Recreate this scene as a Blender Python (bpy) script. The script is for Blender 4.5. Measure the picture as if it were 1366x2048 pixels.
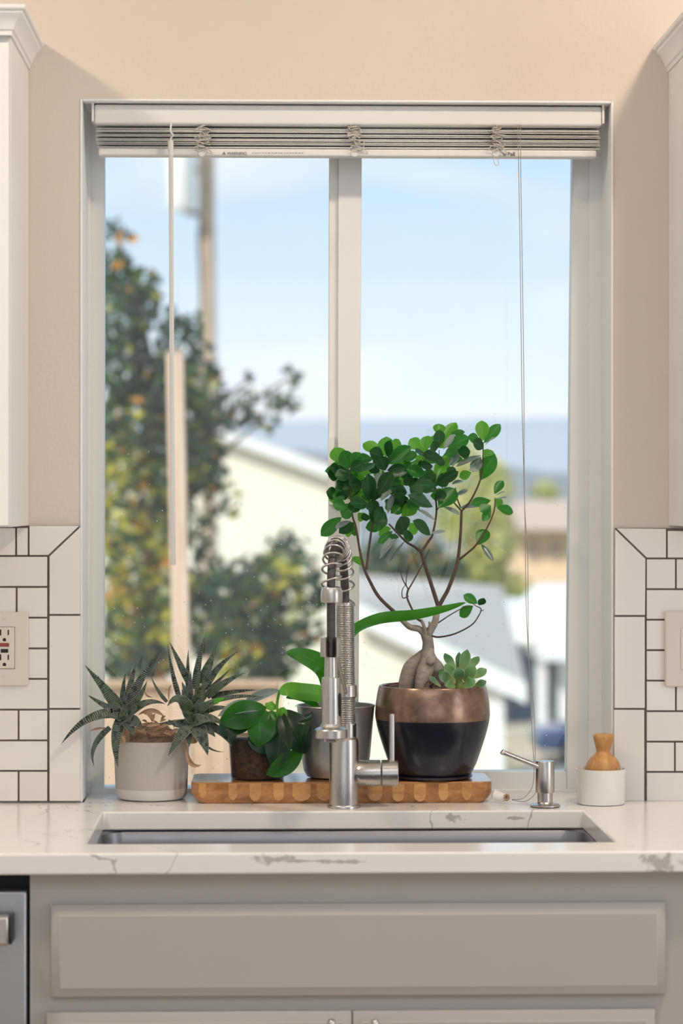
import bpy, bmesh, math, random
from mathutils import Vector, Matrix
random.seed(7)
R = random.uniform
SC = bpy.context.scene
COL = SC.collection
for o in list(bpy.data.objects):
    bpy.data.objects.remove(o)

def lin(r, g, b):
    f = lambda c: (c/255)/12.92 if c/255 <= .04045 else ((c/255+.055)/1.055)**2.4
    return (f(r), f(g), f(b), 1)

# ------------------------------------------------------------------ camera
FPX, PCX, PCY, YAW, CY, CZ = 5150.0, 683.0, 1010.0, math.atan(150/5150), -4.22, 1.40
cam = bpy.data.cameras.new('camera'); camo = bpy.data.objects.new('camera', cam); COL.objects.link(camo)
camo.location = (0, CY, CZ); camo.rotation_euler = (math.pi/2, 0, -YAW)
cam.sensor_width = 36; cam.sensor_fit = 'AUTO'; cam.lens = FPX/2048*36
cam.shift_y = (PCY-1024)/2048
cam.clip_start = .05; cam.clip_end = 6000
cam.dof.use_dof = True; cam.dof.focus_distance = 4.2; cam.dof.aperture_fstop = 3.9
SC.camera = camo

# ------------------------------------------------------------------ world, sun, lights, exposure
vs = SC.view_settings
vs.view_transform = 'Standard'; vs.look = 'None'; vs.gamma = 1; vs.exposure = 0; vs.use_curve_mapping = False
try: SC.cycles.use_denoising = True
except Exception: pass
SC.cycles.max_bounces = 10; SC.cycles.transparent_max_bounces = 16
SC.cycles.sample_clamp_indirect = 6

w = bpy.data.worlds.new('sky'); SC.world = w; w.use_nodes = True
nt = w.node_tree; N = nt.nodes; L = nt.links; N.clear()
wo = N.new('ShaderNodeOutputWorld'); bg = N.new('ShaderNodeBackground'); L.new(bg.outputs[0], wo.inputs[0])
tc = N.new('ShaderNodeTexCoord'); sx = N.new('ShaderNodeSeparateXYZ'); L.new(tc.outputs['Generated'], sx.inputs[0])
rp = N.new('ShaderNodeValToRGB'); L.new(sx.outputs[2], rp.inputs[0])
el = rp.color_ramp.elements
el[0].position = 0.0; el[0].color = lin(246, 248, 252)
el[1].position = 1.0; el[1].color = lin(150, 192, 242)
for p, c in ((.035, (238, 245, 253)), (.085, (216, 234, 252)), (.135, (201, 228, 253)), (.4, (184, 217, 252))):
    e = el.new(p); e.color = lin(*c)
mp = N.new('ShaderNodeMapping'); mp.inputs['Scale'].default_value = (5, 5, 16); L.new(tc.outputs['Generated'], mp.inputs[0])
no = N.new('ShaderNodeTexNoise'); no.inputs['Scale'].default_value = 1.3; no.inputs['Detail'].default_value = 2; L.new(mp.outputs[0], no.inputs[0])
cr = N.new('ShaderNodeMapRange'); cr.inputs[1].default_value = .5; cr.inputs[2].default_value = .75; cr.inputs[4].default_value = .7
L.new(no.outputs[0], cr.inputs[0])
mx = N.new('ShaderNodeMix'); mx.data_type = 'RGBA'; mx.inputs[7].default_value = lin(247, 249, 252)
L.new(cr.outputs[0], mx.inputs[0]); L.new(rp.outputs[0], mx.inputs[6]); L.new(mx.outputs[2], bg.inputs[0])
bg.inputs[1].default_value = 1.12

def light(name, kind, loc, power, color, size=None, sizey=None, aim=None, spot=None):
    d = bpy.data.lights.new(name, kind); d.energy = power; d.color = color[:3]
    o = bpy.data.objects.new(name, d); COL.objects.link(o); o.location = loc
    if kind == 'AREA':
        d.shape = 'RECTANGLE' if sizey else 'DISK'; d.size = size
        if sizey: d.size_y = sizey
    elif kind in ('POINT', 'SPOT') and size: d.shadow_soft_size = size
    if aim is not None:
        o.rotation_euler = (Vector(aim)-Vector(loc)).to_track_quat('-Z', 'Y').to_euler()
    return o

sun = light('sun', 'SUN', (-20, -15, 20), 3.8, (1, .95, .86), aim=(0, 0, 0))
sun.rotation_euler = Vector((.52, .62, -.6)).to_track_quat('-Z', 'Y').to_euler(); sun.data.angle = .02
light('added_ceiling_fill', 'AREA', (-.35, -2.7, 2.72), 38, (.92, .945, 1), 2.4, 2.2, aim=(-.35, -2.1, 0))  # added soft fill under the ceiling, not a real fixture
light('added_back_fill', 'AREA', (.1, -6.35, 1.35), 26, (.86, .93, 1), 4.2, 2.0, aim=(.1, 0, 1.35))  # added light behind the camera
light('added_side_fill', 'AREA', (2.62, -1.7, 1.5), 22, (.90, .95, 1), 1.4, 1.5, aim=(0, -.6, 1.4))  # added fill from the right, where the wall has no window
light('downlight_lamp_a', 'AREA', (-1.22, -1.15, 2.72), 15, (1, .85, .66), .16, aim=(-.9, -.6, 0))
light('downlight_lamp_b', 'AREA', (.95, -1.15, 2.72), 15, (1, .85, .66), .16, aim=(.6, -.6, 0))

# ------------------------------------------------------------------ helpers
def P(px, py, Y):
    u = (px-PCX)/FPX; v = (PCY-py)/FPX; s, c = math.sin(YAW), math.cos(YAW)
    dx, dy = s+u*c, c-u*s
    t = (Y-CY)/dy
    return Vector((t*dx, Y, CZ+t*v))
def S(Y): return FPX/((Y-CY)/math.cos(YAW))          # pixels per metre at depth Y

class MB:
    def __init__(s): s.v, s.f, s.mi, s.uv = [], [], [], []
    def add(s, vs, fs, m=0, uv=None):
        b = len(s.v); s.v += [Vector(v) for v in vs]; s.uv += (uv or [(0, 0)]*len(vs))
        for f in fs: s.f.append([b+i for i in f]); s.mi.append(m)
        return s
    def box(s, x0, x1, y0, y1, z0, z1, m=0):
        return s.add([(x, y, z) for z in (z0, z1) for y in (y0, y1) for x in (x0, x1)],
                     [(0, 2, 3, 1), (4, 5, 7, 6), (0, 1, 5, 4), (2, 6, 7, 3), (0, 4, 6, 2), (1, 3, 7, 5)], m)
    def prism(s, pts, d, m=0):                       # polygon pushed along the vector d
        n = len(pts); d = Vector(d); p = [Vector(q) for q in pts]
        return s.add(p+[q+d for q in p], [tuple(range(n)), tuple(range(2*n-1, n-1, -1))]+[(i, i+n, (i+1) % n+n, (i+1) % n) for i in range(n)], m)
    def pix(s, pts, y0, y1, m=0):                    # polygon whose front outline is seen at these pixels at depth y0
        return s.prism([P(a, b, y0) for a, b in pts], (0, y1-y0, 0), m)
    def lathe(s, prof, c, n=40, m=0, axis=(0, 0, 1), close=False):
        ax = Vector(axis).normalized(); a = ax.orthogonal().normalized() if abs(ax.z) < .99 else Vector((1, 0, 0)); b = ax.cross(a); c = Vector(c)
        vs = []; uv = []
        for k, (r, h) in enumerate(prof):
            for i in range(n):
                t = 2*math.pi*i/n; vs.append(c+ax*h+a*(r*math.cos(t))+b*(r*math.sin(t))); uv.append((i/n, k/len(prof)))
        fs = [(k*n+i, k*n+(i+1) % n, (k+1)*n+(i+1) % n, (k+1)*n+i) for k in range(len(prof)-1) for i in range(n)]
        if prof[0][0] > 1e-6: fs.append(tuple(reversed(range(n))))
        if prof[-1][0] > 1e-6: fs.append(tuple(range((len(prof)-1)*n, len(prof)*n)))
        return s.add(vs, fs, m, uv)
    def tube(s, path, rad, n=8, m=0, cap=True):
        path = [Vector(p) for p in path]; k = len(path)
        rs = rad if isinstance(rad, (list, tuple)) else [rad]*k
        tans = [(path[min(i+1, k-1)]-path[max(i-1, 0)]).normalized() for i in range(k)]
        a = tans[0].orthogonal().normalized(); vs = []; uv = []
        for i in range(k):
            t = tans[i]; a = (a-t*a.dot(t)); a = a.normalized() if a.length > 1e-9 else t.orthogonal().normalized(); b = t.cross(a)
            for j in range(n):
                q = 2*math.pi*j/n; vs.append(path[i]+(a*math.cos(q)+b*math.sin(q))*rs[i]); uv.append((i/(k-1), j/n))
        fs = [(i*n+j, i*n+(j+1) % n, (i+1)*n+(j+1) % n, (i+1)*n+j) for i in range(k-1) for j in range(n)]
        if cap: fs += [tuple(reversed(range(n))), tuple(range((k-1)*n, k*n))]
        return s.add(vs, fs, m, uv)

def spline(pts, n=6):
    pts = [Vector(p) for p in pts]; out = []
    for i in range(len(pts)-1):
        p0, p1, p2, p3 = pts[max(i-1, 0)], pts[i], pts[i+1], pts[min(i+2, len(pts)-1)]
        for k in range(n):
            t = k/n
            out.append(.5*((2*p1)+(p2-p0)*t+(2*p0-5*p1+4*p2-p3)*t*t+(3*p1-p0-3*p2+p3)*t**3))
    return out+[pts[-1]]

ORG = {}
def tag(o, label=None, cat=None, group=None, kind=None):
    if label: o['label'] = label
    if cat: o['category'] = cat
    if group: o['group'] = group
    if kind: o['kind'] = kind
    return o
def obj(name, mb, mat, parent=None, loc=None, bevel=0, seg=2, smooth=None, label=None, kind=None, fix=True):
    org = ORG[parent.name] if parent else Vector(loc or (0, 0, 0))
    me = bpy.data.meshes.new(name)
    me.from_pydata([v-org for v in mb.v], [], mb.f)
    for m in (mat if isinstance(mat, (list, tuple)) else [mat]): me.materials.append(m)
    me.polygons.foreach_set('material_index', mb.mi)
    ul = me.uv_layers.new(name='uv')
    ul.data.foreach_set('uv', [c for l in me.loops for c in mb.uv[l.vertex_index]])
    if fix:
        bm = bmesh.new(); bm.from_mesh(me); bmesh.ops.recalc_face_normals(bm, faces=bm.faces); bm.to_mesh(me); bm.free()
    if smooth is not None:
        me.shade_smooth(); me.set_sharp_from_angle(angle=math.radians(smooth))
    o = bpy.data.objects.new(name, me); COL.objects.link(o)
    if parent: o.parent = parent
    else: o.location = org
    ORG[o.name] = org
    if bevel:
        b = o.modifiers.new('bevel', 'BEVEL'); b.width = bevel; b.segments = seg; b.limit_method = 'ANGLE'; b.angle_limit = math.radians(40)
        if smooth is None: me.shade_smooth(); me.set_sharp_from_angle(angle=math.radians(50))
    if label: o['label'] = label
    if kind: o['kind'] = kind
    return o
def thing(name, label, cat, loc=(0, 0, 0), group=None):
    o = bpy.data.objects.new(name, None); COL.objects.link(o); o.location = loc; o.empty_display_size = .05
    ORG[o.name] = Vector(loc)
    return tag(o, label, cat, group)

# ------------------------------------------------------------------ materials
class M:
    def __init__(s, name):
        s.m = bpy.data.materials.new(name); s.m.use_nodes = True; s.t = s.m.node_tree; s.t.nodes.clear()
        s.out = s.n('OutputMaterial')
    def n(s, k, **kw):
        x = s.t.nodes.new('ShaderNode'+k)
        for a, b in kw.items(): setattr(x, a, b)
        return x
    def l(s, a, b): s.t.links.new(a, b)
    def noise(s, scale, detail=3, coord='Object', vscale=None, dist=0, rough=.5):
        tc = s.n('TexCoord'); src = tc.outputs[coord]
        if vscale:
            mp = s.n('Mapping'); mp.inputs['Scale'].default_value = vscale; s.l(src, mp.inputs[0]); src = mp.outputs[0]
        x = s.n('TexNoise'); x.inputs['Scale'].default_value = scale; x.inputs['Detail'].default_value = detail
        x.inputs['Distortion'].default_value = dist; x.inputs['Roughness'].default_value = rough
        s.l(src, x.inputs[0]); return x.outputs[0]
    def rng(s, v, a, b, c=0, d=1):
        x = s.n('MapRange'); s.l(v, x.inputs[0])
        for i, q in enumerate((a, b, c, d)): x.inputs[i+1].default_value = q
        return x.outputs[0]
    def math(s, op, a, b=None):
        x = s.n('Math', operation=op)
        for i, q in enumerate((a, b)):
            if q is None: continue
            if isinstance(q, (int, float)): x.inputs[i].default_value = q
            else: s.l(q, x.inputs[i])
        return x.outputs[0]
    def mix(s, f, a, b):
        x = s.n('Mix', data_type='RGBA')
        for i, q in ((0, f), (6, a), (7, b)):
            if isinstance(q, (int, float, tuple)): x.inputs[i].default_value = q
            else: s.l(q, x.inputs[i])
        return x.outputs[2]
    def bsdf(s, col, rough=.5, metal=0, spec=.5, bump=None, bs=.1, bd=.001, coat=0, link=True):
        b = s.n('BsdfPrincipled')
        for k, q in (('Base Color', col), ('Roughness', rough), ('Metallic', metal), ('Specular IOR Level', spec), ('Coat Weight', coat)):
            if isinstance(q, (int, float, tuple)): b.inputs[k].default_value = q
            else: s.l(q, b.inputs[k])
        if bump is not None:
            x = s.n('Bump'); x.inputs['Strength'].default_value = bs; x.inputs['Distance'].default_value = bd
            s.l(bump, x.inputs['Height']); s.l(x.outputs[0], b.inputs['Normal'])
        if link: s.l(b.outputs[0], s.out.inputs[0])
        return b
def plain(name, col, rough=.5, metal=0, spec=.5, var=.06, scale=14, bump=.05, vscale=None, coat=0):
    m = M(name); f = m.noise(scale, 3, vscale=vscale)
    dk = tuple(c*(1-var) for c in col[:3])+(1,); lt = tuple(min(1, c*(1+var)) for c in col[:3])+(1,)
    m.bsdf(m.mix(f, dk, lt), rough, metal, spec, bump=f, bs=bump, coat=coat); return m.m
def translucent(name, col, tcol, rough, fac, mod=None, spec=.5):
    m = M(name); return m
def C(*a): return lin(*a)

wall_m = M('wall_paint'); f = wall_m.noise(120, 3)
wall_m.bsdf(C(224, 211, 200), .7, bump=f, bs=.25, bd=.002); wall_m = wall_m.m
white_trim = plain('white_trim_paint', C(246, 246, 246), .45, var=.02)
vinyl = plain('white_vinyl', C(236, 236, 235), .4, var=.015)
cab_white = plain('white_cabinet_paint', C(246, 245, 244), .42, var=.02)
cab_grey = plain('grey_cabinet_paint', C(184, 179, 174), .48, var=.02)
blind_m = plain('blind_plastic', C(232, 230, 227), .45, var=.03, scale=5)
cord_m = plain('blind_cord', C(206, 200, 192), .8, var=.1, scale=200)
grout_m = plain('dark_grout', C(112, 100, 92), .9, var=.15, scale=90, bump=.3)
ceil_m = plain('ceiling_paint', C(240, 236, 230), .8, var=.02)
black_gap = plain('black_void', C(10, 10, 11), .6, var=.1)
room_m = plain('room_paint', C(226, 226, 226), .7, var=.02)
floor_m = plain('oak_floor', C(176, 160, 144), .45, var=.2, scale=3, vscale=(1, 8, 1))
ceramic = plain('white_ceramic', C(232, 229, 226), .25, var=.03, scale=30, coat=.2)
plate_m = plain('outlet_plastic', C(225, 215, 204), .35, var=.01)
dark_slot = plain('slot_black', C(28, 22, 20), .6)
red_btn = plain('test_button_red', C(140, 66, 56), .5)
black_btn = plain('reset_button_black', C(24, 22, 22), .5)

def tile_mat():
    m = M('glazed_tile'); f = m.noise(7, 2); oi = m.n('ObjectInfo')
    v = m.math('ADD', m.math('MULTIPLY', f, .5), m.math('MULTIPLY', oi.outputs['Random'], .5))
    m.bsdf(m.mix(v, C(234, 227, 222), C(243, 237, 233)), .16, bump=f, bs=.12, bd=.004); return m.m
tile_m = tile_mat()

def steel(name, col, rough, vscale, bs=.05):
    m = M(name); f = m.noise(60, 4, vscale=vscale, rough=.7)
    m.bsdf(m.mix(f, tuple(c*.82 for c in col[:3])+(1,), col), m.rng(f, .3, .7, rough*.8, rough*1.25), 1, bump=f, bs=bs, bd=.0004); return m.m
steel_m = steel('brushed_nickel', C(206, 202, 198), .3, (14, 14, .5))
steel_h = steel('brushed_nickel_turned', C(206, 202, 198), .3, (.6, 14, 14))
sink_m = steel('sink_steel', C(150, 150, 158), .42, (.6, 9, 9))
dw_m = steel('dishwasher_steel', C(190, 192, 194), .38, (.4, 9, 20))
chrome = steel('chrome_pull', C(210, 206, 200), .15, (6, 6, 1))
hose_m = plain('dark_braided_hose', C(84, 80, 80), .45, metal=.6, var=.3, scale=260, bump=.4)
rubber = plain('black_rubber', C(20, 20, 24), .45)

def quartz():
    m = M('veined_quartz'); tc = m.n('TexCoord')
    n1 = m.noise(3.1, 5, dist=1.4); n2 = m.noise(2.3, 2); n3 = m.noise(60, 5)
    line = m.math('LESS_THAN', m.math('ABSOLUTE', m.math('SUBTRACT', n1, .5)), .0045)
    vein = m.math('MULTIPLY', line, m.math('GREATER_THAN', n2, .56))
    tot = m.math('MULTIPLY', vein, .5)
    for px, py, Y, rx, rz in ((548, 1718, -.62, .022, .007), (1322, 1727, -.62, .026, .014), (910, 1634, -.131, .016, .006), (1033, 1636, -.131, .014, .003), (700, 1724, -.62, .035, .003), (610, 1722, -.62, .04, .002)):
        c = P(px, py, Y); mp = m.n('Mapping'); mp.inputs['Location'].default_value = (-c.x/rx, -c.y/.02, -c.z/rz); mp.inputs['Scale'].default_value = (1/rx, 1/.02, 1/rz)
        m.l(tc.outputs['Object'], mp.inputs[0]); ln = m.n('VectorMath', operation='LENGTH'); m.l(mp.outputs[0], ln.inputs[0])
        d = m.math('ADD', ln.outputs['Value'], m.math('MULTIPLY', m.math('SUBTRACT', n3, .5), 3.4))
        tot = m.math('MAXIMUM', tot, m.rng(d, .6, 1.0, .55, 0))
    b = m.bsdf(m.mix(tot, C(240, 237, 234), C(128, 122, 117)), .2, spec=.5)
    return m.m
quartz_m = quartz()

def glass():
    m = M('window_glass'); tr = m.n('BsdfTransparent'); gl = m.n('BsdfGlossy'); gl.inputs['Roughness'].default_value = .0
    tr.inputs[0].default_value = (.985, .995, .99, 1)
    fr = m.n('Fresnel'); fr.inputs[0].default_value = 1.33
    mx = m.n('MixShader'); m.l(fr.outputs[0], mx.inputs[0]); m.l(tr.outputs[0], mx.inputs[1]); m.l(gl.outputs[0], mx.inputs[2])
    di = m.n('BsdfDiffuse'); di.inputs[0].default_value = (.9, .9, .9, 1)
    tc = m.n('TexCoord'); vo = m.n('TexVoronoi'); vo.inputs['Scale'].default_value = 85; m.l(tc.outputs['Object'], vo.inputs[0])
    sp = m.math('LESS_THAN', vo.outputs['Distance'], .085)
    tcz = m.n('SeparateXYZ'); m.l(tc.outputs['Object'], tcz.inputs[0])
    low = m.rng(tcz.outputs[2], 1.6, 1.15, 0, 1)
    keep = m.math('GREATER_THAN', m.math('ADD', m.n('SeparateColor').outputs[0], 0), -1)
    sc = m.n('SeparateColor'); m.l(vo.outputs['Color'], sc.inputs[0])
    msk = m.math('MULTIPLY', sp, m.math('LESS_THAN', sc.outputs[0], m.math('MULTIPLY', low, .5)))
    dirt_and_glare = m.math('ADD', m.math('MULTIPLY', msk, .75), m.math('ADD', .012, m.math('MULTIPLY', m.rng(m.noise(6, 4), .45, .75, 0, .03), 1.0)))  # specks are dirt; the thin veil paints glare haze on the glass
    m2 = m.n('MixShader'); m.l(dirt_and_glare, m2.inputs[0]); m.l(mx.outputs[0], m2.inputs[1]); m.l(di.outputs[0], m2.inputs[2])
    m.l(m2.outputs[0], m.out.inputs[0]); return m.m
glass_m = glass()

def leaf_mat(name, dark, light, tcol, fac, rough=.35, rib=.5):
    m = M(name); uv = m.n('UVMap'); sp = m.n('SeparateXYZ'); m.l(uv.outputs[0], sp.inputs[0])
    d = m.math('ABSOLUTE', m.math('SUBTRACT', sp.outputs[1], .5))
    ribm = m.rng(d, .012, .03, rib, 0); edge = m.rng(d, .44, .5, 0, rib*.8)
    oi = m.n('ObjectInfo'); f = m.noise(40, 2)
    v = m.math('ADD', m.math('MULTIPLY', f, .35), m.math('MULTIPLY', oi.outputs['Random'], .65))
    base = m.mix(v, dark, light); col = m.mix(m.math('MAXIMUM', ribm, edge), base, tuple(min(1, c*2.2+.05) for c in light[:3])+(1,))
    b = m.bsdf(col, rough, spec=.5, bump=f, bs=.12, bd=.001, link=False)
    t = m.n('BsdfTranslucent'); m.l(m.mix(v, tuple(c*.8 for c in tcol[:3])+(1,), tcol), t.inputs[0])
    mx = m.n('MixShader'); mx.inputs[0].default_value = fac; m.l(b.outputs[0], mx.inputs[1]); m.l(t.outputs[0], mx.inputs[2]); m.l(mx.outputs[0], m.out.inputs[0])
    return m.m
lf_dark = leaf_mat('ficus_leaf_shaded', C(22, 62, 34), C(34, 92, 44), C(50, 120, 40), .25)  # shaded side of the foliage painted into the leaf colour
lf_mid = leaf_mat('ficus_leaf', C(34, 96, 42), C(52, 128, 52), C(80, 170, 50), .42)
lf_bright = leaf_mat('ficus_leaf_backlit', C(66, 146, 50), C(100, 178, 62), C(130, 205, 60), .55, rib=.35)  # backlit glow from the window painted into the leaf colour
lf_glare = leaf_mat('leaf_sky_glare', C(104, 122, 118), C(170, 180, 182), C(110, 140, 100), .2, rough=.2, rib=.3)  # sky glare painted as a grey leaf colour
orchid_m = leaf_mat('orchid_leaf', C(26, 84, 24), C(44, 118, 32), C(96, 190, 36), .42, rough=.3, rib=.25)
orchid_d = leaf_mat('orchid_leaf_dark', C(14, 44, 24), C(24, 64, 30), C(30, 84, 24), .18, rough=.25, rib=.25)
orchid_b = leaf_mat('orchid_leaf_bright', C(84, 158, 48), C(112, 184, 64), C(140, 215, 60), .5, rough=.35, rib=.3)
def echev():
    m = M('echeveria_leaf'); uv = m.n('UVMap'); sp = m.n('SeparateXYZ'); m.l(uv.outputs[0], sp.inputs[0])
    oi = m.n('ObjectInfo'); base = m.mix(m.rng(sp.outputs[0], 0, .5), C(190, 200, 120), m.mix(oi.outputs['Random'], C(84, 128, 92), C(116, 166, 104)))
    b = m.bsdf(m.mix(m.rng(sp.outputs[1], .84, 1, 0, .8), base, C(206, 222, 190)), .45, link=False)
    t = m.n('BsdfTranslucent'); t.inputs[0].default_value = C(150, 200, 100)
    mx = m.n('MixShader'); mx.inputs[0].default_value = .3; m.l(b.outputs[0], mx.inputs[1]); m.l(t.outputs[0], mx.inputs[2]); m.l(mx.outputs[0], m.out.inputs[0])
    return m.m
echev_m = echev()

def haworthia():
    m = M('striped_haworthia'); uv = m.n('UVMap'); sp = m.n('SeparateXYZ'); m.l(uv.outputs[0], sp.inputs[0])
    nz = m.noise(90, 2)
    band = m.math('SINE', m.math('ADD', m.math('MULTIPLY', sp.outputs[0], 190), m.math('MULTIPLY', nz, 10)))
    nb = m.noise(150, 2)
    msk = m.math('MULTIPLY', m.rng(band, .45, .9, 0, .8), m.rng(nb, .36, .5, 0, 1))
    msk = m.math('MAXIMUM', msk, m.rng(sp.outputs[1], .88, 1, 0, .7))
    oi = m.n('ObjectInfo')
    base = m.mix(oi.outputs['Random'], C(12, 22, 17), C(38, 58, 32))
    m.bsdf(m.mix(msk, base, C(158, 176, 158)), .4, bump=band, bs=.2, bd=.0006); return m.m
haw_m = haworthia()
debris_m = plain('leaf_debris', C(150, 122, 100), .95, var=.65, scale=140, bump=1)
dry_m = plain('dried_leaf', C(178, 146, 116), .8, var=.35, scale=80, bump=.4)
bark_m = plain('ficus_bark', C(158, 146, 138), .75, var=.5, scale=75, bump=.9, vscale=(1, 1, 2.4))
twig_m = plain('ficus_twig', C(84, 66, 58), .8, var=.25, scale=120, bump=.5)
soil_m = plain('potting_soil', C(120, 92, 74), .95, var=.6, scale=110, bump=1)
stone_m = plain('crock_stoneware', C(196, 189, 181), .6, var=.05, scale=180, bump=.15)
crock_w = plain('crock_glaze', C(222, 217, 212), .35, var=.02, scale=60)
silver_m = plain('silver_pot_paint', C(182, 180, 180), .36, metal=.7, var=.05, scale=30)
navy_m = plain('navy_glaze', C(26, 27, 42), .28, var=.15, scale=25, coat=.3)
bronze_m = M('bronze_glaze'); f = bronze_m.noise(26, 5, rough=.7)
bronze_m.bsdf(bronze_m.mix(bronze_m.rng(f, .3, .7), C(108, 84, 72), C(168, 138, 120)), .27, .6, bump=f, bs=.15, bd=.001); bronze_m = bronze_m.m
def clearpot():
    m = M('clear_nursery_pot'); tr = m.n('BsdfTransparent'); tr.inputs[0].default_value = (.75, .72, .70, 1)
    b = m.bsdf(C(60, 52, 48), .15, link=False); mx = m.n('MixShader'); mx.inputs[0].default_value = .32
    m.l(tr.outputs[0], mx.inputs[1]); m.l(b.outputs[0], mx.inputs[2]); m.l(mx.outputs[0], m.out.inputs[0]); return m.m
clear_m = clearpot()
def wood(name, a, b, vscale, scale=14, rough=.5, coat=0):
    m = M(name); f = m.noise(scale, 5, vscale=vscale, dist=.6, rough=.65)
    m.bsdf(m.mix(m.rng(f, .3, .7), a, b), rough, bump=f, bs=.15, bd=.0008, coat=coat); return m.m
board_dark = wood('acacia_dark', C(138, 88, 46), C(196, 138, 82), (3, 3, 7), 12, .3, .7)
board_light = wood('acacia_light', C(178, 122, 66), C(214, 164, 104), (3, 3, 7), 14, .3, .5)
brush_wood = wood('brush_beech', C(168, 114, 62), C(206, 156, 98), (6, 6, 1.5), 14, .45)
bristle_m = plain('bristle_white', C(226, 222, 216), .7)

# ------------------------------------------------------------------ room shell
ST = dict(kind='structure')
ox0, ox1 = P(160, 1000, 0).x, P(1227, 1000, 0).x
oz1 = P(690, 200, 0).z; CT = .914; TH = .2; RV = .13
RX0, RX1, RY, RZ = -2.4, 2.7, -6.5, 2.75
b = MB()
b.box(RX0, ox0, 0, TH, 0, RZ).box(ox1, RX1, 0, TH, 0, RZ).box(ox0, ox1, 0, TH, oz1, RZ).box(ox0, ox1, 0, TH, 0, CT-.031)
wall_back = tag(obj('wall_back', b, wall_m), 'beige painted kitchen wall around the window', kind='structure')
tag(obj('floor', MB().box(RX0, RX1, RY, 0, -.05, 0), floor_m), 'oak kitchen floor below the cabinets', kind='structure')
tag(obj('ceiling', MB().box(RX0, RX1, RY, TH, RZ, RZ+.08), ceil_m), 'white kitchen ceiling', kind='structure')
tag(obj('wall_left', MB().box(RX0-.1, RX0, RY, TH, 0, RZ), room_m), 'beige wall at the left end of the kitchen', kind='structure')
tag(obj('wall_right', MB().box(RX1, RX1+.1, RY, TH, 0, RZ), room_m), 'beige wall at the right end of the kitchen', kind='structure')
tag(obj('wall_front', MB().box(RX0, RX1, RY-.1, RY, 0, RZ), room_m), 'beige wall opposite the window', kind='structure')
t = .004
rv = MB().box(ox0, ox0+t, -.002, RV, CT, oz1).box(ox1-t, ox1, -.002, RV, CT, oz1).box(ox0+t, ox1-t, -.002, RV, oz1-t, oz1)
tag(obj('trim_1', rv, white_trim, bevel=.0015), 'white painted window reveal lining the opening', kind='structure')

# ------------------------------------------------------------------ backsplash tiles: grout bed and one object per tile
TY, GY = -.009, -.006
def grout(pts): obj('grout', MB().pix(pts, GY, -.0004), grout_m, wall_back)
grout([(-650, 1054), (158, 1051), (158, 1603), (-650, 1603)])
grout([(1231, 1056), (2038, 1060), (2038, 1603), (1229, 1603)])
def tile(pts, inset=1.7):
    cx = sum(p[0] for p in pts)/len(pts); cy = sum(p[1] for p in pts)/len(pts)
    q = []
    n = len(pts)
    for i in range(n):
        a, c, d = [Vector(pts[(i+k-1) % n]) for k in range(3)]
        n1 = Vector((-(c-a).y, (c-a).x)).normalized(); n2 = Vector((-(d-c).y, (d-c).x)).normalized()
        m = Vector((cx, cy))
        if n1.dot(m-c) < 0: n1 = -n1
        if n2.dot(m-c) < 0: n2 = -n2
        k = (n1+n2)/(1+n1.dot(n2)); e = c+k*inset; q.append((e.x, e.y))
    pr = R(-.0004, .0004)
    obj('tile', MB().pix(q, TY+pr, -.0005), tile_m, wall_back, bevel=.0012)
def rect(x0, x1, y0, y1): tile([(x0, y0), (x1, y0), (x1, y1), (x0, y1)])
# left of the window
tile([(57, 1050), (162.5, 1050), (97, 1112), (57, 1112)]); rect(32, 57, 1054, 1112); [rect(-92-124*k, 32-124*k, 1054, 1112) for k in range(5)]; rect(-648, -588, 1054, 1112)
tile([(162.5, 1050), (162.5, 1230), (97, 1230), (97, 1112)]); rect(97, 162.5, 1230, 1418); rect(97, 162.5, 1418, 1604)
ys = [1112, 1174, 1235.5, 1297, 1358, 1419.5, 1481, 1542, 1604]
for i in range(8):
    e = 33 if i < 4 else 37
    if i % 2 == 0: [rect(-28-124*k, 96-124*k, ys[i], ys[i+1]) for k in range(6)]
    else: rect(e, 96, ys[i], ys[i+1]); [rect(e-124*k-124, e-124*k, ys[i], ys[i+1]) for k in range(5)]; rect(-648, e-620, ys[i], ys[i+1])
# right of the window
tile([(1229, 1055), (1334, 1056), (1334, 1117), (1293, 1117)]); [rect(1334+124*k, 1458+124*k, 1060, 1117) for k in range(5)]; rect(1954, 2036, 1060, 1117)
tile([(1229, 1055), (1293, 1117), (1292, 1232), (1228, 1232)]); rect(1227.5, 1291.5, 1232, 1418); rect(1226.5, 1290.5, 1418, 1604)
ys = [1117, 1178.5, 1239.5, 1300.5, 1361.5, 1422.5, 1483.5, 1544, 1604]
for i in range(8):
    e = 1352 if i < 6 else 1350
    if i % 2 == 0: rect(1292, e, ys[i], ys[i+1]); [rect(e+124*k, e+124*k+124, ys[i], ys[i+1]) for k in range(5)]; rect(e+620, 2036, ys[i], ys[i+1])
    else: [rect(1292+124*k, 1416+124*k, ys[i], ys[i+1]) for k in range(6)]

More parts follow.
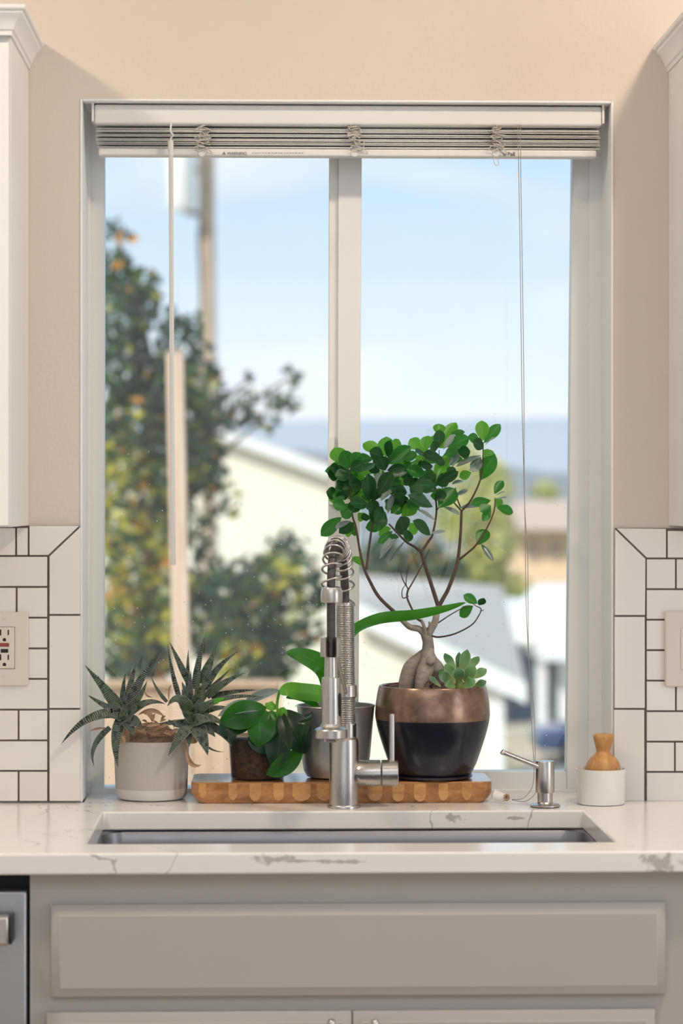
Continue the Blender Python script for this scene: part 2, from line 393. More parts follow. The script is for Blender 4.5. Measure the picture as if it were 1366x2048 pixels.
# ------------------------------------------------------------------ window
FY = .125
b = MB()
b.pix([(150, 190), (181, 190), (181, 1590), (150, 1590)], FY, .19)
b.pix([(1178, 190), (1225, 190), (1225, 1590), (1176, 1590)], FY, .19)
b.pix([(181, 190), (1178, 190), (1178, 250), (181, 250)], FY, .19)
b.pix([(181, 1577), (1178, 1579), (1178, 1590), (181, 1590)], FY, .19)
win = tag(obj('window_1', b, vinyl, bevel=.0015), 'white vinyl sliding window with two panes above the sink', kind='structure')
sl = MB()
sl.pix([(172, 250), (209, 250), (207, 1585), (172, 1585)], FY+.012, .17)
sl.pix([(659, 250), (677, 250), (673, 1577), (656, 1577)], FY+.004, .17)
sl.pix([(209, 250), (659, 250), (659, 290), (209, 290)], FY+.012, .17)
obj('sash', sl, vinyl, win, bevel=.0012)
sr = MB()
sr.pix([(677, 250), (724, 250), (716, 1577), (673, 1577)], FY-.004, .165)
sr.pix([(1146, 250), (1192, 250), (1190, 1585), (1133, 1585)], FY+.006, .165)
sr.pix([(724, 250), (1146, 250), (1146, 300), (724, 300)], FY+.006, .165)
sr.pix([(716, 1543), (1133, 1543), (1133, 1586), (716, 1586)], FY+.006, .165)
obj('sash', sr, vinyl, win, bevel=.0012)
obj('pane', MB().pix([(200, 280), (666, 280), (664, 1582), (200, 1582)], .150, .154), glass_m, win)
obj('pane', MB().pix([(716, 290), (1152, 290), (1142, 1548), (708, 1548)], .148, .152), glass_m, win)
obj('latch', MB().pix([(656, 878), (668, 872), (672, 1010), (657, 1010)], FY-.012, FY+.01), vinyl, win, bevel=.001, label='small white sliding latch')

# ------------------------------------------------------------------ blind
bl = thing('window_blind', 'white mini blind drawn up to the top of the window', 'blind', P(690, 230, .04))
h0, h1 = P(690, 250, .018).z, P(690, 210.5, .018).z
bx0, bx1 = P(188, 300, .018).x, P(1204, 300, .018).x
obj('head_rail', MB().box(bx0, bx1, .018, .062, h0, h1), blind_m, bl, bevel=.004, seg=3)
sx0, sx1 = P(192, 300, .03).x, P(1200, 300, .03).x
for zz, xx in ((0, bx0-.004), (1, bx1)):
    obj('bracket', MB().box(xx, xx+.004, .016, .066, h0+.004, h1+.003), blind_m, bl, bevel=.0008)
z = P(690, 252, .03).z
ztop = z; zbot = P(690, 297, .03).z; ns = 11
for i in range(ns):
    zc = ztop-(ztop-zbot)*(i+.5)/ns; tw = R(-.0012, .0012); dy = R(-.0022, .0022); m_ = MB()
    vsx = []; q = 6
    for x in (sx0+R(-.001, .002), sx1+R(-.002, .001)):
        for k in range(q+1):
            u = k/q*2-1; vsx.append((x, .0425+dy+u*.0125, zc+.0016*(1-u*u)+tw*u+(.0008 if x > 0 else -.0004)*R(-1, 1)))
    nn = q+1; fs = [(k, k+1, nn+k+1, nn+k) for k in range(q)]
    so = obj('slat', m_.add(vsx, fs), blind_m, bl, smooth=60)
    sm = so.modifiers.new('thickness', 'SOLIDIFY'); sm.thickness = .0013; sm.offset = 0
r0, r1 = P(690, 313, .03).z, P(690, 298, .03).z
rail = obj('bottom_rail', MB().box(P(197, 300, .03).x, P(1193, 300, .03).x, .029, .056, r0, r1), blind_m, bl, bevel=.003, seg=3)
# tangled ladder cords
for cx, dx in ((406, 4), (711, 16), (994, 8)):
    for s_ in range(3):
        pts = []
        for k in range(26):
            f = k/25; yy = 249+f*48
            pts.append(P(cx+dx*(f-.5)+R(-17, 17)*(.55+.45*math.sin(f*3.1)), yy+R(-5, 5), .024+R(-.006, .006)))
        obj('ladder_cord', MB().tube(spline(pts, 4), .0008, 5), cord_m, bl, smooth=80)
    lp = [P(cx+dx*.5+a, 297+c, .022) for a, c in ((0, -4), (10, 2), (16, 10), (8, 8), (2, 0), (-8, 4), (-20, 2), (-14, -5), (0, -3))]
    obj('cord_loop', MB().tube(spline(lp, 5), .0009, 5), cord_m, bl, smooth=80)
    obj('cord_button', MB().lathe([(.0001, .002), (.006, .0016), (.0065, 0), (.0065, -.001)], P(cx-2, 306, .028), 16, axis=(0, -1, 0)), blind_m, bl, smooth=50)
lp = [P(993+a, 312+c, .027) for a, c in ((-2, 0), (-6, 8), (-2, 18), (4, 18), (3, 8), (0, 0))]
obj('cord_loop', MB().tube(spline(lp, 5), .0006, 5), cord_m, bl, smooth=80)
# tilt wand: hook, cap and hexagonal rod
hk = [P(343, 246, .012), P(341, 262, .010), P(346, 270, .010), P(342, 276, .012), P(341, 284, .012)]
obj('wand_hook', MB().tube(spline(hk, 6), .0016, 8), blind_m, bl, smooth=60)
obj('wand_cap', MB().tube([P(341, 281, .012), P(342, 312, .012)], .0048, 12), blind_m, bl, smooth=50)
obj('tilt_wand', MB().tube([P(342, 310, .012), P(343.5, 720, .012), P(346.5, 1130, .012)], [.0040, .0041, .0044], 6), blind_m, bl)
lift_backlit_m = plain('lift_cord', C(158, 150, 142), .8, var=.1, scale=200)  # painted darker, as the cords look against the bright sky
# lift cords and their tassel lying on the worktop
c1 = [P(x, y, Y) for x, y, Y in ((1036, 250, .016), (1038, 380, .014), (1041, 560, .010), (1044, 800, .006), (1050, 1040, 0), (1052, 1200, 0), (1059, 1350, -.003), (1065, 1480, -.004), (1068, 1530, -.004), (1066, 1568, -.006), (1056, 1588, -.014), (1042, 1598, -.03), (1024, 1599, -.045))]
c2 = [P(x, y, Y) for x, y, Y in ((1041, 250, .016), (1042, 380, .014), (1045, 560, .010), (1048, 800, .006), (1049, 1000, 0), (1055, 1100, 0), (1056, 1210, 0), (1058, 1330, -.003), (1068, 1420, -.004), (1071, 1530, -.004), (1074, 1570, -.006), (1068, 1590, -.02), (1050, 1603, -.04), (1024, 1600, -.045))]
for c in (c1, c2): obj('lift_cord', MB().tube(spline(c, 6), .0006, 6), lift_backlit_m, bl, smooth=80)
ta, tb = P(986, 1588, -.03), P(1012, 1597, -.04)
obj('cord_tassel', MB().tube([ta, ta.lerp(tb, .12), ta.lerp(tb, .8), tb], [.005, .0085, .0075, .004], 14), blind_m, bl, smooth=50)
kn = [P(1013+5*math.cos(k*1.9), 1595+6*math.sin(k*1.9), -.043+.006*math.sin(k*2.7)) for k in range(14)]
obj('cord_knot', MB().tube(spline(kn, 5), .0016, 6), dry_m, bl, smooth=80)
ink = plain('grey_ink', C(120, 122, 126), .7)
def text(body, px, py, Y, h, parent, mat=ink, name='lettering', bold=0):
    cu = bpy.data.curves.new(name, 'FONT'); cu.body = body; cu.size = h*1.4; cu.extrude = .0001; cu.offset = bold
    to = bpy.data.objects.new(name, cu); COL.objects.link(to)
    dg = bpy.context.evaluated_depsgraph_get(); me = bpy.data.meshes.new_from_object(to.evaluated_get(dg)); bpy.data.objects.remove(to)
    p = P(px, py, Y)
    me.transform(Matrix.Translation(p-ORG[parent.name]) @ Matrix.Rotation(math.pi/2, 4, 'X'))
    me.materials.clear(); me.materials.append(mat)
    o = bpy.data.objects.new(name, me); COL.objects.link(o); o.parent = parent; ORG[o.name] = ORG[parent.name]; return o
text('WARNING', 454, 309.5, .0285, .0048, rail, bold=.0001)
obj('warning_sign', MB().pix([(444, 309), (448, 303), (452, 309)], .0285, .029), ink, rail)
dsh = MB(); x = 505
while x < 606:
    l_ = R(2.5, 6); dsh.pix([(x, 305), (x+l_, 305), (x+l_, 307.2), (x, 307.2)], .0286, .029); x += l_+1.6
obj('fine_print', dsh, plain('pale_ink', C(176, 176, 178), .7), rail)
text('Bali', 1015, 311.5, .0285, .0062, rail, bold=.0003)
lines = MB()
for k in range(3): lines.pix([(1006, 306+k*2.2), (1013, 306+k*2.2), (1013, 307.2+k*2.2), (1006, 307.2+k*2.2)], .0286, .029)
obj('logo_bars', lines, ink, rail)

# ------------------------------------------------------------------ worktop, sink
hy1, hy0 = -.131, -.52
hx0, hx1 = P(207, 1622, hy1).x, P(1165, 1622, hy1).x
def cells(xs, yy, z0, z1, keep):
    b = MB(); V = {}
    def v(i, j, z):
        k = (i, j, z)
        if k not in V: V[k] = len(b.v); b.v.append(Vector((xs[i], yy[j], z))); b.uv.append((0, 0))
        return V[k]
    def f(*a): b.f.append(list(a)); b.mi.append(0)
    K = {(i, j) for i in range(len(xs)-1) for j in range(len(yy)-1) if keep(i, j)}
    for i, j in K:
        f(v(i, j, z1), v(i+1, j, z1), v(i+1, j+1, z1), v(i, j+1, z1)); f(v(i, j, z0), v(i, j+1, z0), v(i+1, j+1, z0), v(i+1, j, z0))
        for di, dj, p, q in ((-1, 0, (i, j+1), (i, j)), (1, 0, (i+1, j), (i+1, j+1)), (0, -1, (i, j), (i+1, j)), (0, 1, (i+1, j+1), (i, j+1))):
            if (i+di, j+dj) not in K: f(v(*p, z0), v(*q, z0), v(*q, z1), v(*p, z1))
    return b
xs = [-1.5, ox0+.0045, hx0, hx1, ox1-.0045, 1.7]; yy = [-.62, hy0, hy1, -.0005, FY-.001]
top = cells(xs, yy, CT-.03, CT, lambda i, j: not (i == 2 and j == 1) and not (j == 3 and i in (0, 4)))
wt = obj('worktop', top, quartz_m, bevel=.003, seg=3)
tag(wt, 'white quartz worktop with brown grey veins and a sink cut-out', 'worktop')

sk = thing('sink', 'stainless steel undermount sink in the worktop cut-out', 'sink', ((hx0+hx1)/2, (hy0+hy1)/2, CT-.25))
def rrect(x0, x1, y0, y1, r, z, n=6):
    out = []
    for cx, cy, a0 in ((x1-r, y1-r, 0), (x0+r, y1-r, 90), (x0+r, y0+r, 180), (x1-r, y0+r, 270)):
        for k in range(n+1):
            a = math.radians(a0+90*k/n); out.append(Vector((cx+r*math.cos(a), cy+r*math.sin(a), z)))
    return out
def loft(rings, cap0=False, cap1=True):
    b = MB(); n = len(rings[0])
    vs_ = [v for r in rings for v in r]
    fs = [(k*n+i, k*n+(i+1) % n, (k+1)*n+(i+1) % n, (k+1)*n+i) for k in range(len(rings)-1) for i in range(n)]
    if cap0: fs.append(tuple(range(n)))
    if cap1: fs.append(tuple(range((len(rings)-1)*n, len(rings)*n)))
    return b.add(vs_, fs)
z = CT-.0305; g = -.004
rings = [rrect(hx0-.02, hx1+.02, hy0-.02, hy1+.02, .03, z), rrect(hx0+g, hx1-g, hy0+g, hy1-g, .03, z)]
for dz, ins in ((.003, .003), (.02, .006), (.17, .012), (.19, .02), (.2, .04)):
    rings.append(rrect(hx0+g+ins, hx1-g-ins, hy0+g+ins, hy1-g-ins, .035, z-dz))
so = obj('basin', loft(rings), sink_m, sk, smooth=40)
cxs, cys = (hx0+hx1)/2, (hy0+hy1)/2
obj('drain', MB().lathe([(.045, 0), (.045, .002), (.035, .003), (.03, .0015), (.0001, .001)], (cxs, cys, z-.2), 28), steel_m, sk, smooth=40)

# ------------------------------------------------------------------ base cabinets and dishwasher
KY = -.59
kx0, kx1 = P(60, 1900, KY).x, 1.66
bc = thing('base_cabinet', 'grey painted base cabinet with a wide panel under the sink', 'cabinet', ((kx0+kx1)/2, -.3, 0))
ff = MB()
def zc(py, Y=KY): return P(683, py, Y).z
ff.box(kx0, kx0+.03, KY, KY+.02, .1, CT-.0305).box(P(1300, 1900, KY).x, kx1, KY, KY+.02, .1, CT-.0305)
ff.box(kx0+.03, P(1300, 1900, KY).x, KY, KY+.02, .1, CT-.0305)
obj('face_frame', ff, cab_grey, bc)
obj('side_panel', MB().box(kx0, kx0+.018, KY+.02, -.01, 0, CT-.031), cab_grey, bc)
obj('side_panel', MB().box(kx1-.018, kx1, KY+.02, -.01, 0, CT-.031), cab_grey, bc)
obj('toe_kick', MB().box(kx0, kx1, KY+.06, KY+.07, 0, .1), cab_grey, bc)
def slab_front(name, x0, x1, z0, z1, parent, bw=.0125, bt=.0145):
    y1, y0, ys_ = KY-.0005, KY-.010, KY-.0175
    b = MB()
    o_ = [(x0, z0), (x1, z0), (x1, z1), (x0, z1)]
    i1 = [(x0+bw, z0+bw), (x1-bw, z0+bw), (x1-bw, z1-bt), (x0+bw, z1-bt)]
    rings_ = [[Vector((x, y1, z)) for x, z in o_], [Vector((x, y0, z)) for x, z in o_], [Vector((x, ys_+.0012, z)) for x, z in i1], [Vector((x, ys_, z)) for x, z in i1]]
    return obj(name, loft(rings_, True, True), cab_grey, parent, bevel=.0008, seg=1)
xL = lambda px: P(px, 1900, KY-.01).x
zL = lambda py: P(683, py, KY-.01).z
slab_front('drawer_front', xL(102), xL(1331), zL(1991), zL(1807), bc)
d1 = slab_front('cabinet_door', xL(93), xL(703), .14, zL(2022), bc)
d2 = slab_front('cabinet_door', xL(706), xL(1310), .14, zL(2022), bc)
for d, px in ((d1, 663), (d2, 750)):
    c = P(px, 2044, KY-.04); zt = c.z+.004; b = MB()
    b.tube([(c.x, c.y, zt-.128), (c.x, c.y, zt-.124), (c.x, c.y, zt-.004), (c.x, c.y, zt-.001), (c.x, c.y, zt)], [.004, .0055, .0055, .0045, .002], 14)
    for zz in (.016, .112): b.tube([(c.x, c.y, zt-zz), (c.x, KY-.0175, zt-zz)], .0042, 10)
    obj('door_pull', b, chrome, d, smooth=50, label='chrome bar pull')
dw = thing('dishwasher', 'stainless steel dishwasher with a bar handle left of the sink cabinet', 'dishwasher', (kx0-.31, -.3, 0))
dx1 = P(52.5, 1900, -.60).x; dx0 = dx1-.59
obj('cavity', MB().box(dx0, kx0-.001, -.56, -.03, .02, CT-.0315), black_gap, dw)
obj('door', MB().box(dx0, dx1, -.60, -.561, .12, P(683, 1780, -.60).z), dw_m, dw, bevel=.003)
hx = P(17, 1857, -.645).x; hz0, hz1 = P(683, 1889, -.645).z, P(683, 1830, -.645).z
obj('handle', MB().box(dx0+.03, hx, -.645, -.625, hz0, hz1), steel_h, dw, bevel=.004)
obj('handle_cap', MB().box(hx+.0002, P(23, 1857, -.645).x, -.642, -.6, hz0+.001, hz1-.001), rubber, dw, bevel=.002)

# ------------------------------------------------------------------ upper cabinets
def upper(side, face_px, label):
    xw = P(face_px, 1050, 0).x; s = -1 if side == 'l' else 1          # the body lies on the s side of xw
    x2 = xw+s*.62; D = -.305; zb, zt = P(683, 1054, -.29).z, 2.113
    t = thing('upper_cabinet', label, 'cabinet', ((xw+x2)/2, -.15, zb))
    obj('body', MB().box(min(xw, x2), max(xw, x2), D+.02, -.0005, zb, zt+.04), cab_white, t, bevel=.001)
    # door: stiles, rails, recessed panel
    e = .0015; a, c = xw+s*e, x2-s*e; a, c = min(a, c), max(a, c); b = MB(); y0, y1 = D, D+.0195; st = .055
    b.box(a, a+st, y0, y1, zb+.002, zt-.012).box(c-st, c, y0, y1, zb+.002, zt-.012).box(a+st, c-st, y0, y1, zb+.002, zb+st).box(a+st, c-st, y0, y1, zt-.012-st, zt-.012)
    d = obj('door', b, cab_white, t, bevel=.0015)
    obj('door_panel', MB().box(a+st-.002, c-st+.002, y0+.008, y1-.001, zb+st-.002, zt-.010-st), cab_white, d)
    pr = [(.0, 0), (.003, 0), (.0035, .006), (.0065, .0085), (.0085, .016), (.0135, .025), (.0195, .031), (.0205, .0345), (.0240, .0360), (.0254, .038), (.0254, .043), (0, .043)]
    rings_ = []
    for (xx, yy_) in ((xw, 0), (xw, D), (x2, D)):
        ring = []
        for o_, h_ in pr:
            ox = -s*o_ if (xx == xw) else 0; oy = -o_ if yy_ == D else -.0006
            ring.append(Vector((xx+ox, yy_+oy, 2.1115+h_)))
        rings_.append(ring)
    obj('crown_moulding', loft(rings_, True, True), white_trim, t, smooth=25)
    return t
upper('l', 57, 'white upper cabinet with crown moulding left of the window')
upper('r', 1337, 'white upper cabinet with crown moulding right of the window')

# ------------------------------------------------------------------ outlet and plate
ol = thing('power_outlet', 'ivory outlet with red and black test buttons on the tiles', 'outlet', P(8, 1297, -.012))
def rpix(x0, x1, y0, y1, Y, Y2): return MB().pix([(x0, y0), (x1, y0), (x1, y1), (x0, y1)], Y, Y2)
obj('wall_plate', rpix(-41, 57, 1224, 1372, -.016, -.0097), plate_m, ol, bevel=.003, seg=3)
obj('gap_shade', rpix(-14, 30, 1253.5, 1338, -.0164, -.016), plain('shadow_gap', C(120, 104, 94), .8), ol)  # dark sheet painted in as the shadow line around the receptacle
rc = obj('receptacle', rpix(-13, 29, 1254.5, 1337, -.0178, -.0160), plate_m, ol, bevel=.0008)
for yc in (1265, 1314.5):
    obj('slot', rpix(-1, 2.5, yc-6, yc+6, -.0179, -.0170), dark_slot, rc); obj('slot', rpix(15.2, 18, yc-5.2, yc+5.2, -.0179, -.0170), dark_slot, rc)
    obj('ground_hole', MB().pix([(5.5, yc+17.5)]+[(8.8+3.4*math.cos(a), yc+14.5-3.6*math.sin(a)) for a in [math.pi*(1-k/8) for k in range(9)]]+[(12.1, yc+17.5)], -.0179, -.0170), dark_slot, rc)
obj('test_button', rpix(-1, 18, 1286, 1293.5, -.0186, -.017), red_btn, rc, bevel=.0004, label='red test button')
obj('reset_button', rpix(1.5, 16.3, 1298, 1305.5, -.0186, -.017), black_btn, rc, bevel=.0004, label='black reset button')
for yc in (1237, 1353):
    obj('screw', MB().lathe([(.0026, 0), (.0026, .0008), (.0018, .0012), (.0001, .0013)], P(8.5, yc, -.016), 14, axis=(0, -1, 0)), plate_m, ol, smooth=40)
bp = thing('blank_plate', 'ivory blank wall plate on the tiles right of the window', 'wall plate', P(1378, 1298, -.012))
obj('plate', rpix(1330, 1428, 1222, 1374, -.018, -.0097), plate_m, bp, bevel=.0035, seg=3)
obj('switch_rocker', rpix(1362, 1400, 1256, 1340, -.0195, -.018), plate_m, bp, bevel=.0008)

# ------------------------------------------------------------------ cutting board
bd = thing('cutting_board', 'thick wooden cutting board with pale end-grain blocks', 'cutting board', P(683, 1604, .04)); bd.location.z = CT; ORG[bd.name] = Vector(bd.location)
YB0, YB1, BH = -.03, .112, .0345
bx_0, bx_1 = P(382, 1580, YB0).x, P(985, 1580, YB0).x
z0 = CT+.0004
rings = [rrect(bx_0+.014, bx_1-.014, YB0+.006, YB1-.006, .012, z0), rrect(bx_0+.006, bx_1-.006, YB0+.001, YB1-.001, .014, z0+.007), rrect(bx_0, bx_1, YB0, YB1, .016, z0+.016),
         rrect(bx_0, bx_1, YB0, YB1, .016, z0+BH-.002), rrect(bx_0+.0015, bx_1-.0015, YB0+.0015, YB1-.0015, .015, z0+BH)]
obj('slab', loft(rings, True, True), board_dark, bd, smooth=35)
for a, c, tip in ((398, 412, 1597), (457, 474, 1601), (499, 522, 1603), (546, 568, 1602), (585, 621, 1603), (634, 662, 1602), (735, 765, 1603), (784, 809, 1604), (828, 852, 1604), (877, 896, 1602), (924, 943, 1601)):
    m_ = (a+c)/2; k = (c-a)*.22
    pts = [(a, 1567), (c, 1567), (c+R(-1, 1), tip-11), (c-k*.6, tip-5), (m_+k*.5, tip-1), (m_-k*.5, tip-1), (a+k*.6, tip-5), (a+R(-1, 1), tip-11)]
    obj('end_grain_block', MB().pix(pts, YB0-.0004, YB0+.004), board_light, bd)

# ------------------------------------------------------------------ faucet
fc = thing('faucet', 'brushed nickel pull-down faucet with a spring neck behind the sink', 'faucet', P(688, 1610, -.084)); fc.location.z = CT; ORG[fc.name] = Vector(fc.location)
FYc = -.084; fs_ = S(FYc)
def fx(px): return P(px, 1500, FYc).x
def fz(py): return P(683, py, FYc).z
cx = fx(688); cz = CT
obj('base_flange', MB().lathe([(.0265, 0), (.0265, .0035), (.0255, .0048), (.024, .005)], (cx, FYc, CT+.0003), 40), steel_m, fc, smooth=40)
rb = 29.5/fs_
obj('body', MB().lathe([(rb, .004), (rb, fz(1486)-CT), (rb-.001, fz(1478)-CT), (rb-.004, fz(1474)-CT), (.013, fz(1473)-CT)], (cx, FYc, CT), 48), steel_m, fc, smooth=30)
zh = fz(1546); rh = 26/fs_
obj('valve_housing', MB().lathe([(.008, 0), (rh*.75, .006), (rh, .016), (rh, (760-700)/fs_), (rh-.001, (761-700)/fs_)], (fx(700), FYc, zh), 40, axis=(1, 0, 0)), steel_h, fc, smooth=30)
hd = obj('handle_cap', MB().lathe([(rh-.001, 0), (rh, .001), (rh, (796-763)/fs_-.001), (rh-.001, (796-763)/fs_)], (fx(763), FYc, zh), 40, axis=(1, 0, 0)), steel_h, fc, smooth=30)
obj('lever', MB().tube([(fx(784), FYc, fz(1528)), (fx(784), FYc, fz(1431)), (fx(784), FYc, fz(1428))], [.0049, .0049, .0042], 20), steel_m, hd, smooth=40)
xb, xt = fx(693), fx(690)
obj('neck_base', MB().lathe([(20/fs_, 0), (20/fs_, fz(1446)-fz(1476))], (xb, FYc, fz(1476)), 30), steel_m, fc, smooth=30)
obj('neck_slot', rpix(706, 711, 1450, 1474, FYc-.0125, FYc-.006), rubber, fc)
def helix(p0, p1, r, wire, turns, seg=16):
    p0, p1 = Vector(p0), Vector(p1); pts = []
    for k in range(int(turns*seg)+1):
        a = 2*math.pi*k/seg; pts.append(p0.lerp(p1, k/(turns*seg))+Vector((r*math.cos(a), r*math.sin(a), 0)))
    return MB().tube(pts, wire, 6)
zA, zB = fz(1446), fz(1210)
xm = lambda z_: xb+(xt-xb)*(z_-zA)/(zB-zA)
obj('inner_pipe', MB().tube([(xb, FYc, zA), (xt, FYc, zB+.004)], .0122, 20), steel_m, fc, smooth=40)
obj('tight_spring', helix((xb, FYc, zA), (xt, FYc, zB), .0139, .00125, 66), steel_m, fc, smooth=80)
obj('collar', MB().lathe([(.0163, 0), (.0172, .001), (.0172, .019), (.0163, .02)], (xm(fz(1394)), FYc, fz(1394)), 30), steel_m, fc, smooth=30)
HYc = -.195; hs = S(HYc); hxp = P(662, 1400, HYc).x
def hz(py): return P(683, py, HYc).z
A = Vector((xt, FYc, zB)); B = Vector((hxp, HYc, hz(1192)))
arc = []
for k in range(61):
    tt = math.pi*k/60; f = (1-math.cos(tt))/2; p = A.lerp(B, f); p.z += .086*math.sin(tt)**.8; arc.append(p)
obj('hose', MB().tube(arc+[Vector((hxp, HYc, hz(1320)))], .0068, 14), hose_m, fc, smooth=60)
bn = Vector((1, 0, 0)); n_ = 60*12; pts = []; turns = 15
for k in range(n_+1):
    f = k/n_; i = min(59, int(f*60)); q = arc[i].lerp(arc[i+1], f*60-i); tg = (arc[i+1]-arc[i]).normalized()
    n1 = (bn-tg*bn.dot(tg)).normalized(); n2 = tg.cross(n1)
    ff_ = f+.045*math.sin(2*math.pi*f)*-1
    a = 2*math.pi*turns*ff_; pts.append(q+(n1*math.cos(a)+n2*math.sin(a))*.0150)
obj('open_spring', MB().tube(pts, .0018, 7), steel_m, fc, smooth=80)
obj('spring_cap', MB().lathe([(.0120, 0), (.0165, .001), (.0172, .008), (.0168, .018), (.0145, .0245), (.010, .026)], (hxp+.001, HYc, hz(1206)), 32), steel_m, fc, smooth=35)
# C shaped clip on an arm from the collar
b = MB(); ro, ri = 21.5/hs, 15/hs; arcp = [math.radians(-75+(330-0)*k/24+22) for k in range(25)]
arcp = [math.radians(-60+300*k/24) for k in range(25)]
vs2 = []; z0_, z1_ = hz(1313), hz(1275)
for a in arcp:
    for r_, zz in ((ro, z0_), (ro, z1_), (ri, z1_), (ri, z0_)):
        vs2.append((hxp+r_*math.cos(a+.0), HYc+r_*math.sin(a), zz))
fs2 = [(k*4+j, k*4+(j+1) % 4, (k+1)*4+(j+1) % 4, (k+1)*4+j) for k in range(24) for j in range(4)]+[(0, 1, 2, 3), (96, 99, 98, 97)]
obj('holder_clip', b.add(vs2, fs2), steel_m, fc, smooth=40)
obj('holder_arm', MB().tube([(xm(fz(1384)), FYc-.014, fz(1386)), (hxp+.006, HYc+ro*.95, hz(1300))], .0028, 10), steel_m, fc, smooth=50)
pr = [(.010, hz(1484)), (.012, hz(1481)), (16/hs, hz(1478)), (32/hs, hz(1476)), (33/hs, hz(1474.5)), (33/hs, hz(1460)), (31.8/hs, hz(1457.5)), (23/hs, hz(1453)), (20.8/hs, hz(1447)), (20/hs, hz(1400)), (19/hs, hz(1360)), (18/hs, hz(1355)), (13.8/hs, hz(1354)), (12.6/hs, hz(1318)), (12/hs, hz(1314)), (.007, hz(1313))]
sh = obj('spray_head', MB().lathe([(r_, h_-CT) for r_, h_ in pr], (hxp, HYc, CT), 44), steel_m, fc, smooth=18)
bt = MB(); c0 = Vector((hxp, HYc, 0)); ang = math.radians(-32)
for (za, zb2, rr, w_, m_) in ((1432, 1385, 20.4/hs, .0032, 0),):
    dirv = Vector((math.cos(ang), math.sin(ang), 0)); side = Vector((-dirv.y, dirv.x, 0))
    p = c0+dirv*(rr-.001)
    q = [p+side*w_*math.cos(a)+Vector((0, 0, (hz(za)+hz(zb2))/2+(hz(zb2)-hz(za))/2*(1 if math.sin(a) > 0 else -1)*abs(math.sin(a))**.35)) for a in [2*math.pi*k/20 for k in range(20)]]
    bt.prism(q, dirv*.002)
obj('spray_button', bt, rubber, sh, label='black spray selector button')

# ------------------------------------------------------------------ soap dispenser
sd = thing('soap_dispenser', 'brushed nickel soap dispenser with a slanted spout by the sink', 'soap dispenser', P(1090, 1610, -.085)); sd.location.z = CT; ORG[sd.name] = Vector(sd.location)
sxp = P(1090, 1600, -.085).x; ss = S(-.085); sz = lambda py: P(683, py, -.085).z
obj('base_flange', MB().lathe([(.0235, .0003), (.0235, .0015)], (sxp, -.085, CT), 36), rubber, sd)
obj('base_collar', MB().lathe([(.0245, .0015), (.0245, .0035), (.023, .0045), (.0135, .006), (.0122, .008), (.0122, sz(1584)-CT)], (sxp, -.085, CT), 36), steel_m, sd, smooth=30)
pb = obj('pump_body', MB().lathe([(.0148, sz(1586)-CT), (.0152, sz(1584)-CT), (.0152, sz(1525)-CT), (.0146, sz(1523)-CT), (.0001, sz(1522.5)-CT)], (sxp, -.085, CT), 36), steel_m, sd, smooth=30)
obj('spout', MB().tube([P(1080, 1534, -.09), P(1012, 1507, -.112), P(1006, 1504, -.114), P(1003.5, 1508, -.115)], [.0042, .004, .004, .0036], 14), steel_h, sd, smooth=50)

# ------------------------------------------------------------------ brush and crock
BY = -.046; bs_ = S(BY); bxp = P(1202, 1600, BY).x; bz = lambda py: P(683, py, BY).z
cr_ = thing('brush_crock', 'small white ceramic crock holding the wooden dish brush', 'crock', (bxp, BY, CT))
zr = .0575
obj('bowl', MB().lathe([(.030, .0003), (.0375, .001), (.039, .004), (.0405, zr-.002), (.0408, zr), (.039, zr+.0003), (.0375, zr-.003), (.0365, .02), (.030, .012), (.0001, .011)], (bxp, BY, CT), 56), ceramic, cr_, smooth=35)
br = thing('dish_brush', 'round wooden palm brush with knob standing in the white crock', 'brush', (bxp, BY, CT+.0112))
ax = Vector((.025, 0, 1)).normalized(); c = Vector((bxp+.0015, BY, CT))
obj('handle', MB().lathe([(.0001, .052), (.0275, .052), (.0285, .056), (.0283, .060), (.0265, .067), (.0215, .0745), (.0150, .080), (.0115, .0845), (.0112, .087), (.0130, .0935), (.0158, .1035), (.0172, .1085), (.0172, .1115), (.0155, .1135), (.0001, .1145)], c, 44, axis=ax), brush_wood, br, smooth=60)
bb = MB()
for k in range(170):
    a = R(0, 6.283); r_ = .027*math.sqrt(R(0.2, 1)); p = c+Vector((r_*math.cos(a), r_*math.sin(a), .052)); q = c+Vector((1.0*r_*math.cos(a), 1.0*r_*math.sin(a), .0135))
    bb.tube([p, q], .0006, 4)
for k in range(16):
    a = R(-.9, .5); p = c+Vector((.0275*math.cos(a), .0275*math.sin(a), .05)); bb.tube([p, c+Vector((.034*math.cos(a), .034*math.sin(a), .0585+R(0, .004)))], .0006, 4)
obj('bristles', bb, bristle_m, br, kind='stuff')

